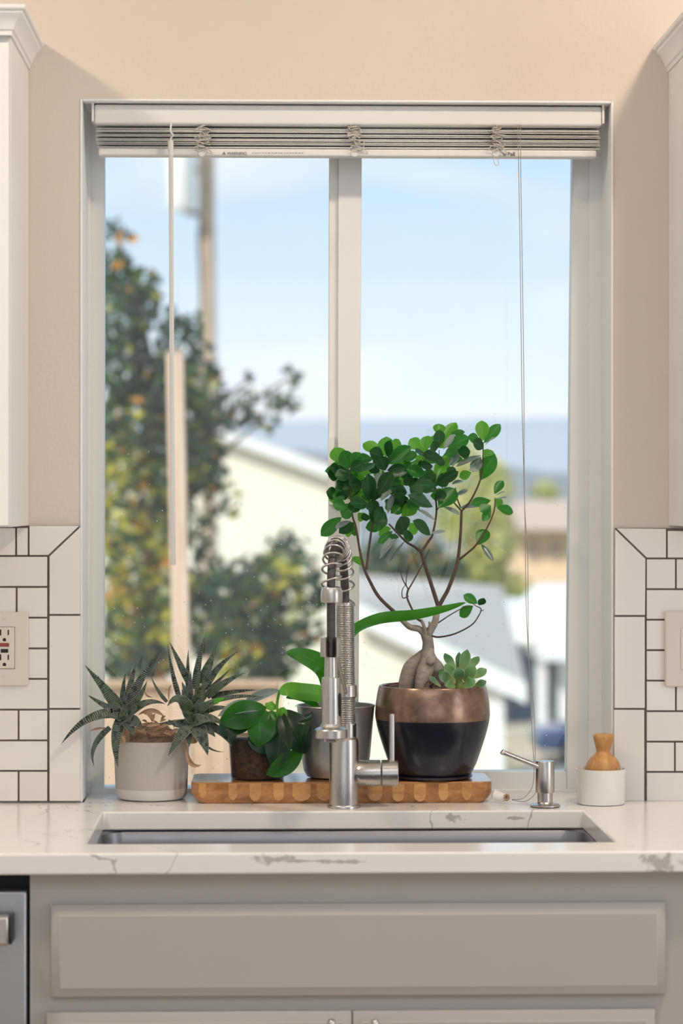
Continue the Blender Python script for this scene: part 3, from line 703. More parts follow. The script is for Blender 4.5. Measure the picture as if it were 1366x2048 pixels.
# ------------------------------------------------------------------ leaf builders
def bez(B, Mi, T, n):
    return [B*(1-t)**2+Mi*(2*t*(1-t))+T*t*t for t in [i/n for i in range(n+1)]]
def leaf(B, T, w, nrm=(0, -1, .4), Mi=None, n=8, cup=.18, pw=.85, peak=.55, bend=0, fold=0):
    B, T = Vector(B), Vector(T); nrm = Vector(nrm).normalized()
    if Mi is None: Mi = (B+T)/2+nrm*(bend*(T-B).length)
    c = bez(B, Vector(Mi), T, n); b = MB(); vs_, uv = [], []
    e = math.log(.5)/math.log(peak)
    for i, p in enumerate(c):
        t = i/n; tg = (c[min(i+1, n)]-c[max(i-1, 0)]).normalized(); sd_ = tg.cross(nrm)
        sd_ = sd_.normalized() if sd_.length > 1e-6 else tg.orthogonal().normalized(); up = sd_.cross(tg).normalized()
        hw = w/2*max(.03, math.sin(math.pi*max(.001, t)**e)**pw) if 0 < i < n else w*.02
        for k in range(-2, 3):
            u = k/2; vs_.append(p+sd_*(hw*u)+up*(hw*(cup*u*u+fold*abs(u)))); uv.append((t, .5+u/2))
    fs = [(i*5+k, i*5+k+1, (i+1)*5+k+1, (i+1)*5+k) for i in range(n) for k in range(4)]
    return b.add(vs_, fs, 0, uv)
def fat_leaf(B, T, w, Mi=None, thick=.3, nrm=(0, -1, .3), n=10, m=10, prof=None):
    B, T = Vector(B), Vector(T); nrm = Vector(nrm).normalized()
    Mi = Vector(Mi) if Mi is not None else (B+T)/2
    c = bez(B, Mi, T, n); b = MB(); vs_, uv = [], []
    for i, p in enumerate(c):
        t = i/n; tg = (c[min(i+1, n)]-c[max(i-1, 0)]).normalized(); sd_ = tg.cross(nrm)
        sd_ = sd_.normalized() if sd_.length > 1e-6 else tg.orthogonal().normalized(); up = sd_.cross(tg).normalized()
        hw = w/2*prof(t)
        for j in range(m):
            a = 2*math.pi*j/m; y = math.sin(a); vs_.append(p+sd_*(hw*math.cos(a))+up*(hw*thick*(y if y < 0 else y*.45)+hw*.18*abs(math.cos(a)))); uv.append((t, abs(math.cos(a))))
    fs = [(i*m+j, i*m+(j+1) % m, (i+1)*m+(j+1) % m, (i+1)*m+j) for i in range(n) for j in range(m)]
    fs += [tuple(range(m)), tuple(range(n*m, (n+1)*m))]
    return b.add(vs_, fs, 0, uv)
taper = lambda t: (.74+.26*math.sin(min(1, t/.3)*math.pi/2))*(1-t**1.55)**.95+.010
spoon = lambda t: (.32+.68*math.sin(math.pi/2*min(1, t/.62)))*(1 if t < .62 else max(.02, math.cos((t-.62)/.38*math.pi/2))**.85)

# ------------------------------------------------------------------ haworthia in the white crock
hw = thing('potted_haworthia', 'grey and white crock with striped spiky haworthia rosettes', 'potted plant', P(303, 1600, .05)); hw.location.z = CT; ORG[hw.name] = Vector(hw.location)
PY = .05; ps = S(PY); pxc = P(303, 1500, PY).x; pz = lambda py: P(683, py, PY).z
zt = pz(1478)-CT; zs = pz(1573)-CT; r1, r0 = 75.5/ps, 71/ps
po = obj('pot', MB().lathe([(r0+.0006, zs), (r1, zt-.001), (r1-.0008, zt), (r1-.004, zt), (r1-.005, zt-.004), (r1-.006, zt-.03), (.0001, zt-.03)], (pxc, PY, CT), 64), stone_m, hw, smooth=35)
obj('glazed_foot', MB().lathe([(.0001, .0005), (r0*.86, .0005), (r0*.95, .003), (r0*.99, .008), (r0+.0006, .014), (r0+.0007, zs)], (pxc, PY, CT), 64), crock_w, hw, smooth=35, label='smooth white lower band')
def mound(cx_, cy_, zb_, r_, h_, name, mat, parent, n=28, k=10):
    b = MB(); vs_ = [(cx_, cy_, zb_+h_)]
    for i in range(1, k+1):
        f = i/k
        for j in range(n):
            a = 2*math.pi*j/n; vs_.append((cx_+r_*f*math.cos(a), cy_+r_*f*math.sin(a), zb_+h_*(1-f*f)+(R(-.0025, .0025) if i < k else 0)))
    fs = [(0, 1+j, 1+(j+1) % n) for j in range(n)]+[(1+(i-1)*n+j, 1+i*n+j, 1+i*n+(j+1) % n, 1+(i-1)*n+(j+1) % n) for i in range(1, k) for j in range(n)]
    return obj(name, b.add(vs_, fs), mat, parent, smooth=60)
mound(pxc, PY, CT+zt-.007, r1-.0052, .034, 'soil', debris_m, hw)
H = lambda x, y, Y: P(100+x/3.415, 1240+y/3.415, Y)
HL = [  # base, tip, width, mid, Yb, Yt
 ((480, 600), (235, 305), 84, (385, 480), .03, .03), ((440, 600), (328, 375), 46, (370, 500), .04, .06), ((425, 612), (258, 512), 46, (340, 570), .02, .02),
 ((480, 640), (75, 850), 78, (250, 610), .0, -.05), ((410, 735), (302, 1003), 46, (250, 860), .0, -.01), ((480, 680), (466, 1010), 84, (425, 840), -.005, -.028),
 ((500, 600), (518, 355), 48, (490, 480), .04, .07), ((530, 580), (594, 285), 60, (545, 420), .03, .05), ((545, 580), (715, 265), 82, (590, 430), .02, .03),
 ((530, 610), (663, 415), 62, (620, 540), .0, -.01), ((525, 620), (510, 500), 44, (505, 580), -.015, -.025), ((545, 640), (790, 575), 62, (660, 520), .0, .01),
 ((545, 680), (630, 735), 90, (600, 700), -.012, -.022), ((470, 620), (335, 460), 60, (400, 540), .02, .05),
 ((500, 660), (420, 560), 70, (450, 620), -.005, -.01), ((520, 660), (600, 560), 66, (570, 620), -.008, -.016), ((505, 680), (505, 560), 70, (505, 640), -.01, -.02), ((480, 660), (330, 640), 56, (400, 640), .0, .0), ((520, 680), (570, 790), 84, (560, 740), -.012, -.02), ((490, 670), (390, 660), 60, (440, 640), -.01, -.02), ((960, 640), (900, 470), 60, (920, 560), .02, .02), ((980, 640), (1060, 500), 60, (1030, 560), .0, -.01), ((970, 680), (900, 620), 80, (930, 650), -.01, -.03), ((980, 690), (1100, 690), 90, (1040, 670), -.012, -.03), ((985, 700), (1130, 800), 90, (1080, 730), -.01, -.02), ((960, 560), (900, 420), 50, (920, 480), .04, .05), ((1010, 570), (1090, 470), 56, (1060, 520), .04, .05),
 ((890, 545), (805, 168), 40, (830, 380), .05, .08), ((950, 430), (815, 145), 54, (880, 290), .06, .06), ((945, 500), (945, 200), 38, (938, 340), .06, .09),
 ((990, 470), (1055, 112), 58, (1010, 280), .06, .07), ((1020, 430), (1135, 190), 48, (1060, 320), .07, .09), ((1035, 500), (1128, 205), 48, (1090, 360), .05, .06),
 ((1060, 470), (1285, 215), 58, (1130, 310), .05, .05), ((1090, 470), (1240, 325), 30, (1170, 400), .08, .10), ((1070, 520), (1335, 358), 66, (1180, 420), .04, .03),
 ((1100, 525), (1420, 478), 44, (1250, 480), .05, .06), ((1100, 560), (1480, 530), 40, (1280, 500), .03, .02), ((960, 590), (962, 345), 52, (955, 470), .03, .03),
 ((1000, 600), (1020, 290), 46, (1010, 440), .04, .04), ((985, 610), (1115, 412), 62, (1015, 440), .01, -.01), ((1080, 480), (1215, 420), 34, (1150, 450), .08, .1),
 ((960, 640), (800, 590), 96, (880, 470), .0, -.03), ((930, 690), (612, 748), 36, (760, 705), .0, -.015), ((930, 700), (805, 680), 70, (860, 730), -.01, -.02),
 ((985, 640), (1150, 570), 78, (1080, 560), .0, -.03), ((1000, 640), (1240, 598), 62, (1120, 590), .01, -.01), ((985, 680), (1210, 735), 76, (1110, 640), -.005, -.03),
 ((965, 700), (805, 930), 92, (880, 800), -.01, -.035), ((985, 700), (1078, 925), 120, (1050, 800), -.01, -.035), ((945, 730), (952, 865), 66, (950, 800), -.005, -.02),
 ((1030, 700), (1245, 868), 74, (1170, 730), -.005, -.02), ((1000, 780), (1195, 900), 22, (1080, 910), .0, -.01), ((985, 640), (1190, 540), 50, (1090, 540), .02, .02),
 ((800, 560), (690, 385), 30, (730, 490), .03, .04)]
for B_, T_, w_, m_, yb, yt in HL:
    o_ = obj('leaf', fat_leaf(H(*B_, yb), H(*T_, yt), w_/3.415/ps*1.02, H(*m_, (yb+yt)/2-.004), .34, (R(-.15, .15), -1, .35), 14, 10, taper), haw_m, hw, smooth=70)
for a_, b_, y_ in (((505, 830), (505, 650), .005), ((965, 830), (970, 670), .0), ((930, 800), (975, 560), .045)):
    obj('stem', MB().tube([H(*a_, y_+.012), H((a_[0]+b_[0])/2, (a_[1]+b_[1])/2, y_+.006), H(*b_, y_)], [.010, .009, .007], 10), dry_m, hw, smooth=70)
for k in range(26):
    a, q = R(0, 6.283), math.sqrt(R(0, 1))*.75; x, y = 680+230*q*math.cos(a), 735+60*q*math.sin(a); an = R(-.5, 3.6); l_ = R(50, 110); yy_ = R(-.012, .01)
    obj('dried_leaf', leaf(H(x, y, yy_), H(x+l_*math.cos(an), y-l_*.6*math.sin(an), yy_-.008), R(14, 34)/3.415/ps, (R(-.6, .6), -1, R(.2, .9)), cup=.8, bend=R(.05, .3)), dry_m, hw, smooth=70)
obj('leaf', fat_leaf(H(1120, 560, -.03), H(1200, 530, -.034), 40/3.415/ps, None, .3, prof=taper), orchid_b, hw, smooth=70, label='bright green young leaf')
for B_, T_, w_, m_, yb, yt in [((930, 820), (1035, 990), 34, (935, 1040), -.01, -.025), ((400, 740), (272, 758), 16, (330, 735), .0, -.01), ((640, 640), (700, 700), 40, (690, 640), .0, -.015),
        ((600, 650), (780, 660), 34, (690, 590), .01, .0), ((650, 760), (800, 740), 46, (720, 790), -.005, -.012), ((820, 790), (900, 760), 30, (850, 740), -.01, -.02), ((700, 700), (720, 640), 20, (700, 660), -.01, -.015),
        ((500, 800), (515, 850), 22, (500, 770), -.012, -.014), ((815, 560), (830, 440), 14, (800, 480), .02, .02), ((640, 470), (700, 525), 12, (660, 540), .02, .02), ((560, 760), (660, 770), 40, (600, 740), -.008, -.01), ((740, 770), (830, 790), 36, (780, 750), -.01, -.012)]:
    obj('dried_leaf', leaf(H(*B_, yb), H(*T_, yt), w_/3.415/ps, (R(-.4, .4), -1, .5), H(*m_, (yb+yt)/2), cup=.7), dry_m, hw, smooth=70)

# ------------------------------------------------------------------ orchid in a clear pot
oc = thing('potted_orchid', 'broad folded green leaves in a small clear plastic pot of soil', 'potted plant', P(515, 1556, .035)); ORG[oc.name] = Vector(oc.location)
BT = CT+.0004+BH
oc.location.z = BT; ORG[oc.name] = Vector(oc.location)
OY = .030; os_ = S(OY); oxc = P(515, 1500, OY).x; oz = lambda py: P(683, py, OY).z-BT
obj('pot', MB().lathe([(.0001, .0004), (52/os_, .0004), (53/os_, .002), (58/os_, oz(1474)), (59.5/os_, oz(1473)), (59.5/os_, oz(1470)), (57/os_, oz(1470)), (56.5/os_, oz(1474))], (oxc, OY, BT), 44), clear_m, oc, smooth=35)
soil2 = M('bark_mix'); f = soil2.noise(130, 5, rough=.75); soil2.bsdf(soil2.mix(soil2.rng(f, .38, .68), C(58, 44, 38), C(146, 112, 92)), .9, bump=f, bs=1, bd=.003); soil2 = soil2.m
obj('soil', MB().lathe([(.0001, .003), (51/os_, .003), (55.5/os_, oz(1480)), (40/os_, oz(1476)), (.0001, oz(1475))], (oxc, OY, BT), 40), soil2, oc, smooth=50)
O = lambda x, y, Y: P(430+x/7.19, 1360+y/7.19, Y)          # crop coordinates of the close-up
def ol_(pts_b, pts_t, mid, w_, yb, yt, ym, mat, nrm=(0, -1, .3), cup=.2, peak=.5, name='leaf', parent=oc, pw=.7, conv=O, k=7.19, fold=0):
    return obj(name, leaf(conv(*pts_b, yb), conv(*pts_t, yt), w_/k/os_, nrm, conv(*mid, ym), 12, cup, pw, peak, fold=fold), mat, parent, smooth=70)
ol_((730, 420), (40, 520), (380, 300), 300, .0, -.02, -.036, lf_glare, (.05, -.7, 1), .1)  # top leaf wears the painted glare colour
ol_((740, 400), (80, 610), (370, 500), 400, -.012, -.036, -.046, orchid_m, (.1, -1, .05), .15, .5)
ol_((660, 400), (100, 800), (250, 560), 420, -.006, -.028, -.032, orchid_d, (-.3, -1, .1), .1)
ol_((930, 150), (420, 330), (640, 210), 260, .02, .03, .03, lf_glare, (0, -.6, 1), .1)
ol_((740, 440), (620, 960), (650, 700), 400, -.012, -.03, -.036, orchid_m, (0, -1, .0), .1)
ol_((820, 440), (800, 900), (830, 660), 420, -.010, -.022, -.03, orchid_m, (.2, -1, .1), .15)
ol_((930, 430), (860, 1300), (960, 900), 420, -.012, -.024, -.036, orchid_d, (-.4, -1, 0), .2)
ol_((970, 420), (1300, 1060), (1150, 720), 480, -.008, -.02, -.034, orchid_d, (.3, -1, .2), .15)
ol_((1260, 990), (740, 1365), (1020, 1240), 300, -.018, -.026, -.034, orchid_m, (.2, -1, -.1), .2)
ol_((1040, 590), (1270, 820), (1220, 620), 180, .01, .015, .01, orchid_m, (.3, -.5, 1), .2)
ol_((920, 570), (990, 390), (965, 480), 170, -.015, -.018, -.02, orchid_b, (.1, -1, .5), .3)
ol_((730, 330), (890, 370), (800, 400), 150, .0, .0, -.01, orchid_b, (0, -1, .5), .2)
ol_((560, 700), (720, 1060), (600, 860), 280, -.01, -.02, -.026, orchid_d, (0, -1, 0), .1)
ol_((220, 560), (260, 930), (190, 740), 200, -.008, -.016, -.02, orchid_d, (0, -1, 0), .1)
obj('stem', MB().tube(spline([O(930, 150, .0), O(900, 280, -.004), O(890, 400, -.01), O(910, 440, -.014)], 5), .0022, 8), orchid_b, oc, smooth=70)

# ------------------------------------------------------------------ silver pot with strap leaves
sp_ = thing('potted_strap_plant', 'silver metal pot with long green strap leaves behind the faucet', 'potted plant', P(672, 1556, .045)); sp_.location.z = BT; ORG[sp_.name] = Vector(sp_.location)
VY = .045; vs_s = S(VY); vx = P(671.5, 1500, VY).x; vz = lambda py: P(683, py, VY).z-BT
obj('pot', MB().lathe([(.0001, .0004), (48/vs_s, .0004), (58/vs_s, vz(1551)), (64/vs_s, vz(1540)), (69/vs_s, vz(1510)), (74/vs_s, vz(1450)), (77.5/vs_s, vz(1414)), (79/vs_s, vz(1411)), (78/vs_s, vz(1409)), (75/vs_s, vz(1410)), (72/vs_s, vz(1450)), (70/vs_s, vz(1470)), (.0001, vz(1470))], (vx, VY, BT), 56), silver_m, sp_, smooth=35)
mound(vx, VY, BT+vz(1430), 73/vs_s, .006, 'soil', soil2, sp_)
F = lambda x, y, Y: P(x, y, Y)
def strap(pts, w_, mat, nrm, cup=.25, pf=None, n=5):
    c = spline([F(*p) for p in pts], n); k = len(c); b = MB(); vv, uv = [], []
    nrm = Vector(nrm).normalized()
    for i, p in enumerate(c):
        t = i/(k-1); tg = (c[min(i+1, k-1)]-c[max(i-1, 0)]).normalized(); s_ = tg.cross(nrm).normalized(); up = s_.cross(tg)
        h_ = w_/2/vs_s*(pf(t) if pf else min(1, .55+t*1.5)*(1-max(0, (t-.45)/.55)**2.2)**.8+.01)
        for j in range(-2, 3):
            u = j/2; vv.append(p+s_*h_*u+up*(h_*cup*abs(u))); uv.append((t, .5+u/2))
    fs = [(i*5+j, i*5+j+1, (i+1)*5+j+1, (i+1)*5+j) for i in range(k-1) for j in range(4)]
    return obj('leaf', b.add(vv, fs, 0, uv), mat, sp_, smooth=70)
strap([(668, 1428, .045), (664, 1385, .04), (655, 1345, .035), (635, 1325, .03), (600, 1310, .03), (572, 1305, .03)], 42, orchid_m, (-.5, -1, .5), .15)
strap([(675, 1428, .045), (665, 1400, .03), (640, 1388, .01), (600, 1383, -.005), (575, 1380, -.012), (560, 1388, -.015)], 34, orchid_b, (-.1, -1, .25), .12, lambda t: min(1, .5+t*2)*(1-max(0, (t-.5)/.5)**3)**.8+.01)
strap([(650, 1428, .03), (635, 1412, .01), (610, 1398, .0), (590, 1394, -.006), (572, 1396, -.012)], 26, orchid_m, (-.1, -.7, .8), .12)
strap([(682, 1428, .045), (684, 1360, .04), (690, 1300, .03), (712, 1262, .01), (760, 1240, -.012), (830, 1232, -.022), (890, 1219, -.03), (932, 1205, -.034)], 33, orchid_m, (.12, -.75, .8), .28)
strap([(620, 1420, .02), (612, 1440, -.02), (606, 1462, -.026), (598, 1500, -.026)], 26, orchid_d, (-.5, -1, .2), .15)

# ------------------------------------------------------------------ ficus bonsai with an echeveria in the two-tone pot
QY = .030; qs = S(QY); qx = P(865, 1480, QY).x
sa = thing('plant_saucer', 'black saucer under the bronze and navy pot', 'saucer', (qx, QY, BT))
obj('dish', MB().lathe([(.0001, .0004), (.060, .0004), (.0655, .0025), (.0665, .0065), (.065, .0068), (.063, .0035), (.0001, .003)], (qx, QY, BT), 56), navy_m, sa, smooth=35)
fi = thing('potted_ficus', 'ginseng ficus bonsai in a round bronze and navy glazed pot', 'potted plant', (qx, QY, BT+.0034))
PB = BT+.0034; qz = lambda py: P(683, py, QY).z-PB
Q = lambda pts: [(r_/qs, max(.0002, qz(y_))) for r_, y_ in pts]
zsplit = 1437
obj('pot', MB().lathe([(.0001, .0002)]+Q([(70, 1552), (78, 1546), (88, 1526), (97, 1500), (106, 1472), (112, 1450), (114.2, zsplit)]), (qx, QY, PB), 72), navy_m, fi, smooth=40)
obj('glazed_rim', MB().lathe(Q([(114.2, zsplit), (114.4, zsplit-1.5), (115, 1428), (114, 1408), (111, 1388), (108, 1374), (106.5, 1371), (104.5, 1370.5), (102, 1373), (101, 1385), (101, 1392)])+[(.0001, qz(1392))], (qx, QY, PB), 72), bronze_m, fi, smooth=40, label='bronze glazed upper band')
mound(qx, QY, PB+qz(1383), 100.5/qs, .010, 'soil', soil_m, fi)
# trunk: swollen roots, neck, main limbs in one mesh
tr = MB()
def limb(mb, pts, n=14, k=5, sc_=1):
    c = spline([P(x, y, Y) for x, y, Y, r_ in pts], k); rr = []
    for i in range(len(pts)-1):
        for j in range(k): rr.append(sc_*(pts[i][3]+(pts[i+1][3]-pts[i][3])*j/k)/qs)
    rr.append(sc_*pts[-1][3]/qs)
    mb.tube(c, rr, n)
limb(tr, [(812, 1392, .02, 13), (814, 1366, .02, 17), (822, 1336, .02, 16), (838, 1316, .022, 11), (850, 1304, .025, 8)])
limb(tr, [(842, 1394, .0, 12), (844, 1366, .0, 15), (850, 1342, .002, 17), (855, 1322, .008, 15), (856, 1304, .018, 13), (856, 1284, .025, 11), (852, 1268, .025, 11), (850, 1256, .025, 10)])
limb(tr, [(872, 1392, .035, 14), (878, 1366, .035, 17), (874, 1338, .032, 15), (864, 1318, .03, 10), (858, 1300, .028, 8)])
limb(tr, [(861, 1330, -.012, 2), (861, 1325, -.012, 8), (861, 1323, -.004, 10), (860, 1322, .004, 10)])
limb(tr, [(852, 1276, .025, 9), (862, 1258, .025, 8), (870, 1244, .025, 7), (873, 1228, .025, 6.5), (877, 1212, .025, 6)])
limb(tr, [(850, 1270, .025, 7), (838, 1258, .022, 6.5), (820, 1254, .02, 6), (806, 1242, .015, 5.2), (794, 1228, .01, 4.8)])
limb(tr, [(853, 1272, .02, 4), (847, 1250, .015, 3.5), (842, 1240, .012, 3.2)])
limb(tr, [(858, 1268, .018, 4), (860, 1252, .014, 3.4), (858, 1243, .012, 1.5)])
obj('trunk', tr, bark_m, fi, smooth=70)
BR = [[(877, 1214, .025, 5.4), (868, 1186, .022, 5), (860, 1161, .02, 4.8), (850, 1130, .015, 4.4), (842, 1103, .01, 4)],
      [(842, 1103, .01, 3.6), (828, 1093, .005, 3.2), (813, 1084, .0, 3), (795, 1066, -.01, 2.6), (778, 1048, -.015, 2.2)],
      [(842, 1104, .01, 3.6), (856, 1084, .015, 3.2), (866, 1066, .02, 2.8), (873, 1022, .03, 2.4), (870, 990, .035, 2)],
      [(873, 1022, .03, 1.6), (880, 1000, .03, 1.4), (860, 950, .04, 1.2), (845, 915, .045, 1)],
      [(877, 1214, .025, 5.4), (888, 1194, .027, 5), (897, 1177, .03, 4.8), (911, 1139, .035, 4.4), (917, 1110, .04, 4), (921, 1070, .045, 3.6), (923, 1022, .05, 3)],
      [(923, 1022, .05, 2.6), (942, 1000, .05, 2.4), (961, 958, .05, 2.2), (966, 917, .05, 1.8), (966, 884, .05, 1.4)],
      [(923, 1022, .05, 2), (905, 1002, .05, 1.8), (890, 985, .05, 1.4), (880, 960, .045, 1.2), (878, 900, .04, 1)], [(921, 1015, .05, 1.8), (912, 990, .05, 1.5), (911, 975, .05, 1.2)],
      [(917, 1120, .04, 3), (935, 1106, .035, 2.6), (952, 1090, .03, 2.4), (974, 1056, .025, 2), (988, 1022, .02, 1.7), (990, 996, .02, 1.3)],
      [(796, 1230, .01, 5), (791, 1226, .01, 4.8), (758, 1194, .0, 4.4), (739, 1161, -.005, 4), (728, 1136, -.01, 3.5), (720, 1103, -.012, 3), (712, 1055, -.015, 2.6), (704, 1026, -.015, 2.2), (700, 960, -.01, 1.5), (702, 930, -.01, 1.2)],
      [(733, 1138, -.01, 3.2), (737, 1103, .0, 3), (742, 1066, .005, 2.6), (745, 1040, .01, 2), (752, 990, .01, 1.6), (770, 930, .015, 1.2)],
      [(842, 1242, .012, 3.2), (832, 1235, .01, 3), (823, 1216, .01, 2.6), (814, 1194, .01, 2.4), (817, 1177, .01, 2.6)],
      [(817, 1179, .01, 1.8), (806, 1160, .008, 1.4), (800, 1140, .006, .8)], [(817, 1179, .01, 1.6), (812, 1166, .01, 1.3), (817, 1129, .012, .9)],
      [(817, 1179, .01, 2), (838, 1142, .014, 1.7), (850, 1118, .016, 1.5), (859, 1098, .018, .9)], [(817, 1192, .01, 1.6), (806, 1196, .006, 1.4), (804, 1182, .004, 1.2), (810, 1170, .004, .8)],
      [(864, 1272, .022, 2.6), (880, 1274, .015, 2.2), (911, 1267, .0, 2), (943, 1250, -.005, 1.8), (957, 1232, -.008, 1.6), (962, 1218, -.008, 1.6), (952, 1212, -.008, 1.1), (944, 1206, -.008, .9)],
      [(876, 1246, .028, 1.8), (900, 1230, .03, 1.5), (924, 1217, .03, 1.2), (946, 1212, .02, 1)], [(961, 1222, -.008, 1.3), (968, 1220, -.008, .8)]]
for pts in BR:
    m_ = MB(); limb(m_, pts, 8, sc_=.8); obj('branch', m_, twig_m, fi, smooth=70)
LV = '''200 330 150 235 75 b|240 370 205 250 72 m|245 372 92 380 50 m|252 405 155 410 62 d|262 335 312 265 58 m|255 365 335 330 62 d|285 488 280 370 82 b|328 412 372 328 62 b|398 405 415 355 36 b|366 565 360 395 68 d|
255 492 165 440 72 d|382 545 440 380 42 p|425 525 512 382 68 d|335 522 216 515 62 b|218 545 138 530 58 m|392 565 415 488 58 d|362 585 248 580 68 d|225 605 140 578 58 m|275 590 198 665 72 m|400 625 375 560 60 d|
195 665 68 782 62 m|255 690 158 738 42 p|275 700 180 765 52 d|232 715 240 790 32 b|272 715 275 782 36 m|298 640 336 680 46 b|440 262 328 208 58 b|472 292 475 165 74 b|482 292 502 188 48 d|508 262 552 182 48 b|
488 335 628 228 70 m|455 295 368 255 66 d|468 375 435 288 64 d|390 305 288 300 48 m|480 375 592 355 46 d|492 420 602 385 40 g|562 482 560 402 58 b|602 512 498 480 52 d|575 300 668 282 52 m|498 445 562 462 46 d|
680 242 618 182 62 b|722 248 735 160 64 b|802 155 800 85 58 b|832 195 908 78 58 b|802 232 798 122 58 d|872 145 962 138 32 m|858 232 988 170 66 m|828 245 898 150 36 p|772 262 765 192 50 d|722 275 655 262 52 d|
812 292 700 285 58 d|838 282 918 243 48 m|775 445 852 282 66 b|722 402 600 370 66 m|702 352 632 322 48 b|770 432 728 385 58 d|762 348 680 348 46 d|788 452 922 382 50 d|702 472 608 450 58 m|772 472 655 462 82 d|
772 495 640 500 46 g|798 608 902 488 84 m|862 345 922 268 26 p|878 362 942 258 22 p|762 602 608 528 56 d|742 562 648 540 46 g|502 642 605 552 66 m|598 562 682 602 52 m|568 658 658 588 62 b|482 695 372 640 78 d|
422 645 368 568 60 d|580 775 560 662 84 d|482 705 345 732 62 m|618 702 658 770 58 b|602 742 608 822 48 d|502 735 425 772 50 b|512 752 422 832 38 m|532 762 438 905 32 p|545 792 428 925 32 p|592 812 493 948 30 g|
532 772 508 802 48 d|442 562 492 488 38 p|482 642 522 518 34 p|562 602 518 642 46 m|502 522 602 518 48 d|782 692 668 620 42 g|748 778 638 688 60 d|752 768 842 752 30 g|828 602 932 652 40 g|930 612 1062 595 48 g|
902 532 982 500 50 g|882 462 952 440 32 g|1072 192 1066 65 62 b|1080 205 1182 88 52 m|1075 238 1010 192 58 d|1052 192 982 162 46 m|1085 222 1148 168 24 p|1078 292 1132 252 46 b|1058 435 1148 272 74 m|1062 282 908 352 42 g|
1060 292 1008 385 52 g|1002 388 928 418 44 b|1052 382 985 372 26 p|1145 522 1198 438 42 m|1122 562 998 582 48 m|1122 592 1058 632 54 m|1122 612 1072 692 40 m|1150 602 1188 550 40 b|1160 605 1262 637 50 m|1150 532 1212 508 22 g|
1160 552 1222 545 20 g|1045 838 1098 742 66 m|1062 832 1138 942 32 g|1032 822 998 795 28 g|322 968 275 908 50 b|1040 1202 952 1150 46 m|1012 1217 930 1282 52 m|1048 1212 1082 1168 36 d|300 560 255 640 60 d|350 690 340 640 40 d|
330 470 240 460 60 d|450 600 400 690 60 d|620 480 700 520 60 d|640 420 590 470 50 d|560 380 640 330 50 m|400 330 330 380 50 d|840 330 770 310 50 d|905 420 850 360 50 d|310 440 360 470 50 d|680 620 600 580 50 m'''
MT = {'b': lf_bright, 'm': lf_mid, 'd': lf_dark, 'g': lf_glare, 'p': lf_glare}
extra = ''
for cx_, cy_, rx_, ry_, n_ in ((210, 440, 80, 130, 14), (330, 480, 110, 130, 14), (470, 380, 110, 110, 12), (560, 560, 120, 90, 12), (720, 420, 130, 130, 18), (820, 280, 110, 90, 10), (420, 680, 60, 60, 4)):
    for k in range(n_):
        a, q = R(0, 6.283), math.sqrt(R(0, 1)); x, y = cx_+rx_*q*math.cos(a), cy_+ry_*q*math.sin(a); an = R(0, 6.283); l_ = R(70, 105)
        extra += '|%f %f %f %f %f %s' % (x, y, x+l_*math.cos(an), y-l_*abs(math.sin(an))*R(.5, 1), R(48, 64), random.choice('ddmmmb'))
I = lambda x, y, Y: P(620+x/3.105, 820+y/3.105, Y)
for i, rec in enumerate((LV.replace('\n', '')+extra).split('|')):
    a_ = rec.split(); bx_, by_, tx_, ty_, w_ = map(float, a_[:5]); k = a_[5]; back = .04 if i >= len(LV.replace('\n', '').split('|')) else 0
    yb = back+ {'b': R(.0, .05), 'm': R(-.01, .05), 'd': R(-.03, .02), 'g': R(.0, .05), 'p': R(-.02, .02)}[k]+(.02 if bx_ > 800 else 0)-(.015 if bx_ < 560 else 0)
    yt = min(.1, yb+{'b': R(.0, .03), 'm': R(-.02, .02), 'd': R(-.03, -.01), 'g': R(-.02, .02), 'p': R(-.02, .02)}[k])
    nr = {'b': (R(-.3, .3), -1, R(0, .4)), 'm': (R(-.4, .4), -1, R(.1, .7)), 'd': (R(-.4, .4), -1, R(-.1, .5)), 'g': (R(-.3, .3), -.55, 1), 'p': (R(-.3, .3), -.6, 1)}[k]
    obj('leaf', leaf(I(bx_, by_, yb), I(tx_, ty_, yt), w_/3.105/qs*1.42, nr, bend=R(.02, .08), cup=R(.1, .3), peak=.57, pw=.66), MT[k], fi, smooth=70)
# echeveria
ec_m = fi
K = lambda x, y, Y: P(700+x/3.415, 1200+y/3.415, Y)
su = obj('succulent', MB().tube([K(745, 610, .0), K(745, 560, .0), K(748, 530, .0)], [.006, .007, .003], 12), echev_m, fi, smooth=60, label='green echeveria rosette')
for B_, T_, w_, yb, yt in [((765, 510), (802, 338), 76, .02, .03), ((745, 500), (745, 355), 48, .03, .05), ((725, 490), (648, 362), 64, .02, .04), ((800, 480), (880, 385), 58, .02, .04), ((725, 530), (650, 438), 74, .0, -.005),
        ((748, 560), (738, 460), 82, -.02, -.034), ((782, 560), (852, 448), 86, -.02, -.03), ((820, 530), (932, 470), 68, .0, .0), ((720, 560), (605, 500), 84, -.01, -.02), ((770, 590), (850, 540), 76, -.03, -.045), ((850, 590), (930, 552), 56, -.01, -.015),
        ((700, 590), (640, 475), 50, .0, .01), ((620, 590), (542, 515), 36, -.03, -.035), ((770, 480), (840, 400), 60, .03, .05), ((720, 590), (650, 560), 60, -.02, -.03), ((690, 500), (600, 480), 46, .01, .02)]:
    obj('leaf', fat_leaf(K(*B_, yb), K(*T_, yt), w_/3.415/qs, K((B_[0]*.4+T_[0]*.6)+R(-6, 6), B_[1]*.4+T_[1]*.6+8, min(yb, yt)-.006), .2, (R(-.2, .2), -1, .5), 12, 12, spoon), echev_m, su, smooth=70)
